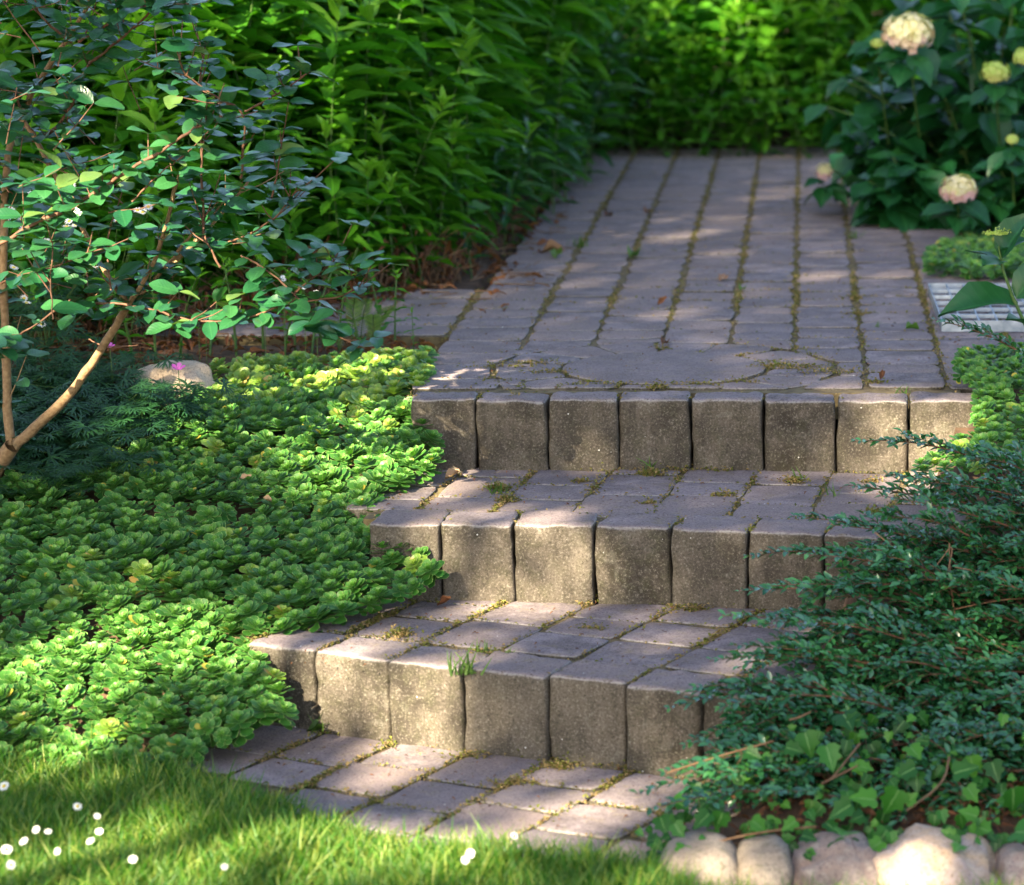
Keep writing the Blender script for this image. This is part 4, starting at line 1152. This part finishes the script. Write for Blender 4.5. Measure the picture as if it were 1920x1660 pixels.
# give them a pointed tip
for t in HL:
    v = t[2][:, 1]; t[0][:, 0] *= np.where(v > .6, 1-((v-.6)/.4)**1.6*.85, 1)
HL_ME = [t_mesh(t, 'leaf', M_HYD) for t in HL]
def head(par, c, r, seed, squash=.72, green=False, pink=.4):
    """domed cluster of four-petalled florets"""
    g = Geo(); pt = leaf_t(2, 1, .95, 'round', .1, .0); Rm = []; P = []; tn = []
    n = 150 if r > .03 else 60
    for k in range(n):
        z = 1-1.35*(k+.5)/n; a = k*2.39996; q = math.sqrt(max(0, 1-z*z)); nv = Vector((q*math.cos(a), q*math.sin(a), z))
        p = Vector((nv.x*r, nv.y*r, nv.z*r*squash))*U(.74, 1.12)*(1+.14*noise.noise(nv*2.2+Vector((seed*3, 0, 0)))); s = U(.0085, .0125)*(r/.04)**.6
        t1 = nv.cross(Vector((.3, .5, .8))).normalized(); t2 = nv.cross(t1)
        tone = min(1, max(0, (pink*1.2 if z < .25 else 0)+U(-.2, .25)))
        for m_ in range(4):
            b = m_*math.pi/2+k; d = t1*math.cos(b)+t2*math.sin(b)+nv*.15
            Rm.append(frame(d, nv, s)); P.append(tuple(p)); tn.append(tone)
    for k in range(60):
        z = 1-1.6*(k+.5)/60; a = k*2.4; q = math.sqrt(max(0, 1-z*z)); nv = Vector((q*math.cos(a), q*math.sin(a), z)); Rm.append(frame(nv.cross(Vector((.2, .3, .9))), nv, r*.5)); P.append((nv.x*r*.66, nv.y*r*.66, nv.z*r*squash*.66)); tn.append(.1)
    g.many(pt, Rm, P, tone=tn); o = link('flower_head', g.mesh('flower_head', M_HGRN if green else M_HPALE), par); o.location = c
    o.rotation_euler = (.35, 0, 0)
    if r > .015:   # the ruff of leaves the head sits in
        for k in range(7):
            b = k*.9+U(-.2, .2); el = R(U(-30, 5)); L = U(.09, .14)*(1 if r > .03 else .8)
            put_leaf(random.choice(HL_ME), par, Vector(c)+Vector((0, .02, -r*.7-U(0, .05))), frame((math.cos(b)*math.cos(el), math.sin(b)*math.cos(el)+.15, math.sin(el)), (0, -.3, 1), L))
def hydrangea(base, spread, H, n, label, lo=-.9, hi=.9, seed=1):
    par = empty('hydrangea', base, label=label, cat='shrub')
    tips = []
    for k in range(n):
        a = 2.4*k; r = math.sqrt((k+.5)/n)
        tx, ty = math.cos(a)*r*spread[0], math.sin(a)*r*spread[1]; hz = H*(1-.5*r*r)*U(.45, 1.05)
        g = Geo(); pts = bez((tx*.15, ty*.15, 0), (tx*.4, ty*.4, hz*.75), (tx, ty, hz), 8); g.tube(pts, [.005-.002*i/8 for i in range(9)], 5); link('stem', g.mesh('stem', M_STEMG), par)
        az = U(0, 6)
        for j in range(7):
            t = 1-.125*j; P, d = along(pts, t); az += math.pi/2
            if t < .2: break
            for s_ in (0, math.pi):
                b = az+s_+U(-.3, .3); el = R(U(-35, 20)); L = U(.12, .19)*(.72 if j == 0 else 1)
                m = frame((math.cos(b)*math.cos(el), math.sin(b)*math.cos(el), math.sin(el)), (math.cos(b)*.2, math.sin(b)*.2-.2, 1), L)
                yield_leaf(par, P, m)
    return par
_cnt = [0]
def yield_leaf(par, P, m):
    put_leaf(random.choice(HL_ME), par, P, m); _cnt[0] += 1
hy = hydrangea(Vector((.74, 10.35, Z3-.02)), (.60, .5), 1.0, 26, 'big dark hydrangea with cream and pink domed flower heads right of the path')
for px, py, r, gr, pk, Y in [(1704, 64, .078, False, .45, 9.8), (1866, 137, .042, True, .2, 9.75), (1922, 108, .035, True, .1, 9.8), (1645, 82, .02, True, 0, 9.95)]:
    c = unY(px, py, Y)-hy.location; head(hy, c, r, 1, green=gr, pink=pk)
    g = Geo(); g.tube(bez(c+Vector((.05, .3, -.35)), c+Vector((.01, .06, -.12)), c, 6), .0035, 5); link('stem', g.mesh('stem', M_STEMG), hy)
hy2 = hydrangea(Vector((1.05, 9.62, Z3-.02)), (.36, .22), .46, 14, 'lower hydrangea plant with a cream and pink flower head nearer the grating')
for px, py, r, gr, pk, Y in [(1797, 357, .052, False, .8, 9.35), (1898, 262, .018, True, .1, 9.5)]:
    c = unY(px, py, Y)-hy2.location; head(hy2, c, r, 2, green=gr, pink=pk)
    g = Geo(); g.tube(bez(c+Vector((.02, .12, -.22)), c+Vector((.0, .03, -.1)), c, 6), .003, 5); link('stem', g.mesh('stem', M_STEMG), hy2)
hy3 = hydrangea(Vector((.47, 10.6, Z3-.02)), (.26, .45), .5, 14, 'dark low hydrangea shoots hanging over the right edge of the path')
for px, py, r, pk in [(1546, 324, .028, 1.3)]:
    c = unY(px, py, 10.3)-hy3.location; head(hy3, c, r, 3, squash=1.1, pink=pk)
    g = Geo(); g.tube(bez(c+Vector((.12, .2, -.1)), c+Vector((.04, .05, .03)), c, 6), .003, 5); link('stem', g.mesh('stem', M_STEMG), hy3)
for bx, by, sx, sy, n_, lb in ((.33, 10.05, .20, .10, 9, 'low hydrangea foliage lying on the right margin of the path'), (.66, 9.75, .22, .10, 9, 'low hydrangea foliage over the soil edge behind the ground cover')):
    hydrangea(Vector((bx+.12, by, Z3-.02)), (sx, sy), .27, n_, lb)
# near sprig at the right edge
def sprig():
    b = unY(1990, 700, 7.0); par = empty('hydrangea_sprig', b, label='near hydrangea sprig with serrated leaves and a green bud cluster over the grating', cat='plant')
    pts = [unY(x, y, 7.0)-b for x, y in ((1990, 700), (1925, 615), (1900, 560), (1882, 510), (1872, 462))]
    g = Geo(); g.tube(pts, [.005, .0045, .004, .0035, .0025], 6); link('stem', g.mesh('stem', M_STEMG), par)
    def lf(px, py, tx, ty, dy, up, k=0):
        P = unY(px, py, 7.0)-b; T = unY(tx, ty, 7.0+dy)-b; d = T-P; put_leaf(HL_ME[k], par, P, frame(d, up, d.length))
    lf(1908, 572, 1768, 556, -.03, (0, -.4, 1), 0); lf(1880, 500, 1822, 452, .05, (0, .2, 1), 1); lf(1876, 488, 1925, 392, -.02, (-.8, -.5, .3), 2)
    lf(1878, 490, 1845, 490, -.08, (0, -.5, 1), 3); lf(1905, 560, 1960, 480, 0, (0, -.6, .6), 1); lf(1925, 610, 1890, 590, -.05, (0, -.2, 1), 2); lf(1870, 470, 1925, 435, .04, (0, -.5, 1), 0)
    g = Geo(); pt = leaf_t(2, 1, .9, 'round', .3, .2); c = unY(1872, 440, 7.0)-b; Rm = []; P = []
    for _ in range(170):
        v = Vector((random.gauss(0, 1), random.gauss(0, 1), random.gauss(0, .5))).normalized(); q = c+Vector((v.x*.036, v.y*.03, abs(v.z)*.018))*U(.3, 1)
        for m_ in range(2): Rm.append(frame((U(-1, 1), U(-1, 1), U(0, 1)), v, U(.003, .005))); P.append(tuple(q))
    g.many(pt, Rm, P); link('bud_cluster', g.mesh('bud_cluster', M_HGRN), par)
sprig()

# ------------------------------------------------------------------ box honeysuckle shrub and ivy at the right
LT = [leaf_t(3, 1, .52, 'oval', .25, .15) for _ in range(2)]
for t in LT: pass
def honeysuckle():
    root = Vector((.72, 5.75, .16))
    par = empty('honeysuckle_shrub', root, label='blue green small leaved arching shrub filling the right side over the steps', cat='shrub')
    SHP = [(1290, 1480), (1375, 1300), (1440, 1200), (1500, 1085), (1590, 1010), (1650, 950), (1720, 895), (1760, 870), (1800, 860), (1990, 840), (1990, 1560), (1700, 1560), (1500, 1560), (1300, 1560), (1250, 1540)]
    named = [(1600, 828), (1485, 968), (1400, 1045), (1355, 1155), (1375, 1210), (1250, 1330), (1190, 1490), (1300, 1290), (1750, 600), (1345, 1330), (1440, 1100), (1420, 1250), (1280, 1400), (1590, 910), (1660, 890), (1240, 1450), (1215, 1520), (1500, 1040), (1560, 985), (1650, 930), (1380, 1110), (1330, 1240), (1270, 1300), (1430, 1170)]
    tips = []
    for q in named: tips.append((q, True))
    while len(tips) < 235:
        q = (U(1200, 1980), U(830, 1560))
        if inpoly(q[0], q[1], SHP): tips.append((q, False))
    for (px, py), nm in tips:
        f = (py-850)/(1560-850)
        Y = 6.12-1.08*f+U(-.16, .14)*(1-.6*f)-(0.08 if nm else 0)
        if py < 700: Y = 6.55
        tip = unY(px, py, Y)
        reach = U(.28, .5)*(1-.35*max(0, f)); rootp = tip + Vector((reach*U(.7, 1.1), U(.02, .25), -U(.10, .22)))
        if nm: rootp = tip+Vector((.46, .12, -.17)); 
        if py < 700: rootp = tip + Vector((.30, -.02, -.15))
        rootp.z = max(rootp.z, ground_z(rootp.x, rootp.y)-.02); tip.z = max(tip.z, (0.01 if f > .8 else .02))
        ctrl = rootp.lerp(tip, .5)+Vector((0, 0, U(.03, .13)))
        a, c_, t_ = rootp-root, ctrl-root, tip-root
        pts = bez(a, c_, t_, 16); g = Geo(); g.tube(pts, [.0032-.0026*i/16 for i in range(17)], 4)
        L = sum((v-u_).length for u_, v in zip(pts, pts[1:]))
        Rm = []; P = []; tn = []
        def leaves(poly, t0, step_, s):
            Lp = sum((v-u_).length for u_, v in zip(poly, poly[1:])); n = max(3, int(Lp/step_)); ph = U(0, 3)
            for k in range(n):
                t = t0+(1-t0)*(k+.5)/n; q, d = along(poly, t); ph += 1.57
                s1 = d.cross(Vector((.1, .2, 1))).normalized(); s2 = d.cross(s1)
                sd = s1*math.cos(ph*.35)+s2*math.sin(ph)*.45
                for sg in (-1, 1):
                    if random.random() < .1: continue
                    dd = sd*sg+d*.65+Vector((0, 0, .15)); Rm.append(frame(dd, (U(-.3, .3), U(-.6, .1), 1), s*U(.75, 1.15)*(1 if t < .93 else .7))); P.append(tuple(q)); tn.append(.8 if t > .93 and random.random() < .3 else U(0, .25))
        leaves(pts, .2, .014, .0235)
        ns = int(L/.036)
        for k in range(ns):
            if nm and k > ns*.8: break
            t = U(.15, .93) if not nm else .15+.78*k/ns; q, d = along(pts, t); s1 = d.cross(Vector((0, 0, 1))).normalized()*random.choice((-1, 1)); l = U(.03, .11)*(1-t*.5)
            e = q+(s1*U(.3, .8)+d*.8+Vector((0, 0, U(-.2, .5))))*l
            tw = [q, q.lerp(e, .5)+Vector((0, 0, .004)), e]; g.tube(tw, [.0011, .0009, .0006], 3); leaves(tw, .1, .0125, .0205)
        br = link('branch', g.mesh('branch', M_TWIG), par)
        gl = Geo(); gl.many(LT[0], Rm, P, tone=tn); link('foliage', gl.mesh('foliage', M_LON), br, kind='stuff')
    # bare pale twigs
    for pl in ([(1735, 1080), (1760, 1050), (1790, 1010), (1775, 1085)], [(1780, 1010), (1782, 1110), (1808, 1240)], [(1760, 1150), (1768, 1190), (1800, 1225), (1812, 1240)], [(1640, 1000), (1700, 1040), (1800, 1110)], [(1790, 1065), (1880, 1075), (1960, 1090)], [(1780, 1140), (1890, 1130), (1960, 1120)], [(1560, 1280), (1640, 1270), (1760, 1262)], [(1600, 1250), (1660, 1280), (1720, 1300)]):
        g = Geo(); g.tube(smoothline([unY(x, y, 5.78-(y-1000)/1500)-root+Vector((0, 0, U(-.01, .01))) for x, y in pl]), .0014, 5); link('bare_twig', g.mesh('bare_twig', M_STRAW), par)
honeysuckle()
def ivy_t():
    prof = [(0, 0), (.14, -.10), (.34, -.06), (.50, .12), (.36, .30), (.48, .52), (.24, .62), (.12, .86), (0, 1.0)]
    V = []; A = []; n = len(prof)
    for i, (x, y) in enumerate(prof):
        for c in (-1, -.5, 0, .5, 1):
            yy = y if c else (y*.9+.05 if 0 < i < n-1 else y)
            V.append((x*c, yy*1.0 if c else yy, abs(x*c)*.22-.12*yy*yy)); A.append((c, max(0, yy), 0))
    Q = [(i*5+c, i*5+c+1, (i+1)*5+c+1, (i+1)*5+c) for i in range(n-1) for c in range(4)]
    return np.array(V), np.array(Q), np.array(A)
IV = ivy_t(); IV_ME = t_mesh(IV, 'leaf', M_IVY); A = IV[2].copy(); A[:, 2] = .7; IVY_ME = t_mesh((IV[0], IV[1], A), 'leaf', M_IVY)
def ivy():
    root = Vector((.25, 5.15, .03)); par = empty('ivy', root, label='trailing ivy with lobed leaves in front of the right shrub above the edging stones', cat='plant')
    reg = [(1180, 1560), (1250, 1480), (1350, 1430), (1500, 1330), (1620, 1290), (1760, 1330), (1960, 1330), (1960, 1580), (1700, 1590), (1500, 1600), (1350, 1590), (1230, 1600)]
    spots = [((1582, 1340), .05), ((1612, 1350), .036), ((1475, 1402), .033), ((1685, 1483), .05), ((1595, 1510), .045), ((1330, 1515), .04), ((1355, 1525), .035), ((1265, 1545), .03), ((1820, 1420), .04), ((1860, 1430), .038), ((1905, 1560), .06), ((1550, 1400), .045), ((1510, 1375), .045), ((1620, 1480), .045), ((1400, 1410), .03), ((1640, 1500), .045), ((1590, 1560), .05), ((1900, 1480), .05), ((1790, 1450), .045), ((1715, 1440), .04)]
    while len(spots) < 290:
        q = (U(1180, 1960), 1600-260*random.random()**1.7)
        if inpoly(q[0], q[1], reg): spots.append((q, U(.018, .038) if len(spots) < 170 else U(.012, .024)))
    g = Geo(); k = 0
    for (px, py), s in spots:
        f = (py-1290)/310; Y = 5.38-.45*f+U(-.10, .02)
        if k < 20: Y -= .09
        c = unY(px, py, Y)-root
        m = frame((U(-.8, .8), U(-.7, .1), U(-1, .3)), (U(-.4, .4), -1, U(.5, 1.4)), s)
        put_leaf(IVY_ME if random.random() < .3 else IV_ME, par, c, m)
        e = c+Vector((U(-.02, .02), U(.02, .05), -U(.02, .06))); g.tube([e, c.lerp(e, .5)+Vector((0, -.004, .003)), c], .0008, 3); k += 1
    link('stem', g.mesh('stem', M_TWIG), par, kind='stuff')
    for pl in ([(1250, 1450), (1340, 1420), (1450, 1390)], [(1540, 1470), (1580, 1450), (1620, 1430)], [(1560, 1460), (1600, 1410), (1612, 1395)], [(1300, 1590), (1420, 1560), (1530, 1550)], [(1700, 1520), (1770, 1470), (1780, 1420)], [(1480, 1350), (1500, 1345), (1520, 1335)]):
        g = Geo(); g.tube(smoothline([unY(x, y, 5.3-(y-1290)/700)-root for x, y in pl]), .002, 5); link('vine', g.mesh('vine', M_STRAW), par)
ivy()
# litter below the shrub
def litter():
    g = Geo(); t = leaf_t(4, 1, .45, 'lance', .6, .6, wave=2); P = []; Rm = []
    for _ in range(1500):
        x, y = U(-.25, .8), U(4.92, 6.3)*.5+U(4.92, 5.2)*.5
        px, py = proj((x, y, ground_z(x, y)))
        if px < 1330+max(0, (1560-py)*.6): continue
        P.append((x, y, ground_z(x, y)+.012+U(0, .02))); Rm.append(frame((U(-1, 1), U(-1, 1), U(-.2, .4)), (U(-1, 1), U(-1, 1), 1), U(.012, .035)))
    g.many(t, Rm, P); link('leaf_litter', g.mesh('leaf_litter', M_LITTERD), kind='stuff', label='reddish brown dead leaves on the soil beneath the ivy and shrub')
    # crumbs and grit scattered over the paving
    g = Geo(); t = leaf_t(2, 1, .5, 'oval', .5, .5); P = []; Rm = []
    for z, (x0, x1, y0, y1), n in ((Z3, (-.8, .5, 6.8, 10), 420), (Z2, (-.8, .4, 6.3, 6.7), 130), (Z1, (-.95, .1, 5.6, 6.2), 170), (0, (-1.1, 0, 5.1, 5.6), 170)):
        for _ in range(n): P.append((U(x0, x1), U(y0, y1), z+.004)); Rm.append(frame((U(-1, 1), U(-1, 1), U(0, .2)), (U(-.3, .3), U(-.3, .3), 1), U(.003, .009)))
    g.many(t, Rm, P); link('plant_debris', g.mesh('plant_debris', M_LITTERD), kind='stuff', label='small dark plant crumbs scattered on the paving')
litter()
DL = [leaf_t(7, 2, .55, 'oval', U(.3, .7), U(-.6, .8), wave=1.6, stalk=.08) for _ in range(4)]
DL_ME = [t_mesh(t, 'dry_leaf', M_LITTER) for t in DL]; DLD_ME = [t_mesh(t, 'dry_leaf', M_LITTERD) for t in DL]; GL_ME = [t_mesh(t, 'fallen_leaf', M_TUFT) for t in DL[:2]]
for px, py, z, s, me, nm, lab, an in [
    (893, 878, Z2, .050, 'd', 'dry_leaf', 'large folded brown dry leaf leaning on the foot of the topmost riser', 2.6), (843, 903, Z2, .036, 'l', 'dry_leaf', 'small tan dry leaf on the middle tread beside the stonecrop', 1.2),
    (1676, 880, Z2, .042, 'l', 'dry_leaf', 'curled tan dry leaf at the right foot of the topmost riser', 1.8), (783, 1110, Z1, .04, 'l', 'dry_leaf', 'curled tan leaf at the tip of the stonecrop on the lower tread', 3.0), (822, 1103, Z1, .04, 'l', 'dry_leaf', 'pale dry leaf standing against the left foot of the middle riser', 2.0),
    (830, 1140, Z1, .032, 'd', 'dry_leaf', 'crumpled dark brown leaf in a joint of the lower tread', .6), (1358, 530, Z3, .05, 'l', 'dry_leaf', 'narrow tan dry leaf in the middle of the path', 1.5), (1062, 474, Z3, .07, 'l', 'dry_leaf', 'tan dry leaf on the left edge of the path by the plants', 2.2),
    (1395, 548, Z3, .04, 'g', 'fallen_leaf', 'small green fallen leaf in the middle of the path', 1.5), (1706, 621, Z3, .04, 'g', 'fallen_leaf', 'curled green fallen leaf on the path left of the grating', 1.2), (1050, 486, Z3, .07, 'g', 'fallen_leaf', 'long green fallen leaf on the left side of the path', 1.6), (1188, 485, Z3, .07, 'g', 'fallen_leaf', 'long green fallen leaf across a joint of the path', 1.5),
    (1250, 650, Z3, .04, 'd', 'dry_leaf', 'dark curled leaf just behind the round slab', 1.5), (1240, 576, Z3, .03, 'd', 'dry_leaf', 'small dark leaf in the path joint left of the centre', 1.3), (705, 1378, 0, .04, 'g', 'fallen_leaf', 'green leaf lying at the foot of the lowest riser', 1.2), (625, 1372, 0, .04, 'g', 'fallen_leaf', 'yellow green leaf at the left foot of the lowest riser', 2.4),
    (1215, 402, Z3, .05, 'd', 'dry_leaf', 'dark blurred leaf far back on the path', 1.5), (1140, 408, Z3, .04, 'd', 'dry_leaf', 'thin dark blurred leaf at the far left of the path', 1.4), (1660, 716, Z3, .025, 'd', 'dry_leaf', 'dark woody crumb on the front right of the path', 1.5), (1895, 622, Z3, .05, 'd', 'dry_leaf', 'dark leaf on the pavers in front of the grating', 1.5),
    (460, 955, Z2-.02, .026, 'l', 'dry_leaf', 'yellowish dry leaf caught in the middle of the stonecrop', 1.0), (525, 1000, Z2-.06, .024, 'l', 'dry_leaf', 'orange brown dry leaf caught among the stonecrop rosettes', 2.2)]:
    c = unp(px, py, z); M = {'d': DLD_ME, 'l': DL_ME, 'g': GL_ME}[me]
    o = bpy.data.objects.new(nm, random.choice(M)); C.objects.link(o); m = frame((math.sin(an*2.0), -math.cos(an*2.0)*.6, U(.0, .25) if s < .04 else .08), (U(-.3, .3), U(-.6, 0), 1), s)
    o.matrix_world = Matrix([[*m[0], c.x-.01], [*m[1], c.y-.004], [*m[2], c.z+.006+(.06 if 'stonecrop' in lab and px < 600 else 0)], [0, 0, 0, 1]]); tag(o, lab, 'leaf')

# ------------------------------------------------------------------ unseen tree left behind the camera, crown shaped to block sun and leave sun spots
PATCH = [  # sunlit places seen in the photograph: pixel, height, radius in metres
    (660, 1300, .085, .085), (640, 1250, .13, .045), (790, 1355, .04, .065), (525, 1240, .11, .065), (890, 1050, .235, .068), (1040, 985, .314, .02), (1765, 835, .38, .10), (1700, 870, .33, .04),
    (290, 1170, .16, .05), (220, 1210, .13, .035), (400, 1200, .15, .03), (60, 1250, .12, .04), (150, 1330, .08, .03),
    (470, 700, .50, .09), (560, 690, .50, .10), (660, 690, .50, .10), (760, 690, .50, .09), (520, 760, .47, .06), (620, 760, .47, .07), (720, 770, .47, .07), (660, 830, .42, .05), (760, 850, .40, .035), (560, 830, .42, .03),
    (320, 730, .50, .075), (1040, 1520, 0, .045), (1190, 1480, 0, .035), (960, 1570, 0, .03),
    (60, 1640, 0, .09), (200, 1640, 0, .08), (340, 1640, 0, .08), (480, 1625, 0, .08), (620, 1610, 0, .06), (720, 1610, 0, .05), (860, 1650, 0, .04), (60, 1450, 0, .04), (250, 1460, 0, .04),
    (960, 1160, Z1, .02), (1700, 1630, .10, .035), (1300, 1600, .10, .03),
    (560, 40, 1.0, .12), (420, 60, 1.0, .10), (300, 60, 1.0, .12), (640, 140, .95, .10), (720, 60, 1.0, .09), (560, 240, .85, .08), (700, 300, .75, .05), (1100, 60, .95, .18), (1250, 40, .95, .2), (1400, 100, .9, .18), (950, 60, .95, .14), (1150, 180, .7, .12), (1330, 200, .7, .12), (1000, 20, 1, .14), (760, 400, .65, .04), (600, 1400, .1, 0.0)]
def tree():
    s = SUN; e1 = Vector((0, 0, 1)).cross(s).normalized(); e2 = s.cross(e1)
    pp = []
    for px, py, z, r in PATCH:
        p = unp(px, py, z) if py > 420 else unY(px, py, 8.9 if px < 900 else 13.0)
        pp.append((p.dot(e1), p.dot(e2), r))
    cor = [Vector((x, y, z)) for x in (-3.2, 1.9) for y in (4.2, 15.5) for z in (0, 1.2)]
    a0, a1_ = min(c.dot(e1) for c in cor), max(c.dot(e1) for c in cor); b0, b1 = min(c.dot(e2) for c in cor), max(c.dot(e2) for c in cor)
    t = leaf_t(2, 1, .6, 'oval', .2, .2); P = []; Rm = []
    n = 0
    target = int((a1_-a0)*(b1-b0)*780)
    while n < target:
        a, b = U(a0, a1_), U(b0, b1); n += 1
        d = 6.2 + 1.3*noise.noise(Vector((a*.6, b*.6, 2)))+U(-.5, .5) + b*.35
        if any((a-x)**2+(b-y)**2 < (r*U(.8, 1.2)+.075)**2 for x, y, r in pp): continue  # gaps cut in the crown along the sun rays to each patch
        q = e1*a+e2*b+s*d
        if q.z < 2.6: q = e1*a+e2*b+s*((2.6+U(0, .5)-(e1*a+e2*b).z)/s.z)
        P.append(tuple(q)); Rm.append(frame((U(-1, 1), U(-1, 1), U(-.6, .6)), (U(-1, 1), U(-1, 1), U(.3, 1)), U(.12, .2)))
    cx = sum(p[0] for p in P)/len(P); cy = sum(p[1] for p in P)/len(P); cz = sum(p[2] for p in P)/len(P)
    base = Vector((-4.6, -.4, 0))
    par = empty('shade_tree', base, label='unseen broad leafy tree left behind the viewer, its crown shaped to shade the steps', cat='tree')
    P = [(p[0]-base.x, p[1]-base.y, p[2]-base.z) for p in P]
    g = Geo(); g.many(t, Rm, P); link('crown', g.mesh('crown', M_CAN), par, kind='stuff')
    g = Geo(); g.tube([(0, 0, -.05), (.05, .05, 1.2), (.1, .1, 2.4), (.2, .3, 3.4)], [.2, .16, .13, .1], 12)
    link('trunk', g.mesh('trunk', M_BARK), par)
    for k in range(14):
        q = Vector(P[random.randrange(len(P))]); g = Geo(); g.tube(bez((.15, .2, 2.6+U(0, .8)), (q.x*.3, q.y*.3, 3.6), q, 8), [.06-.05*i/8 for i in range(9)], 6); link('limb', g.mesh('limb', M_BARK), par)
tree()
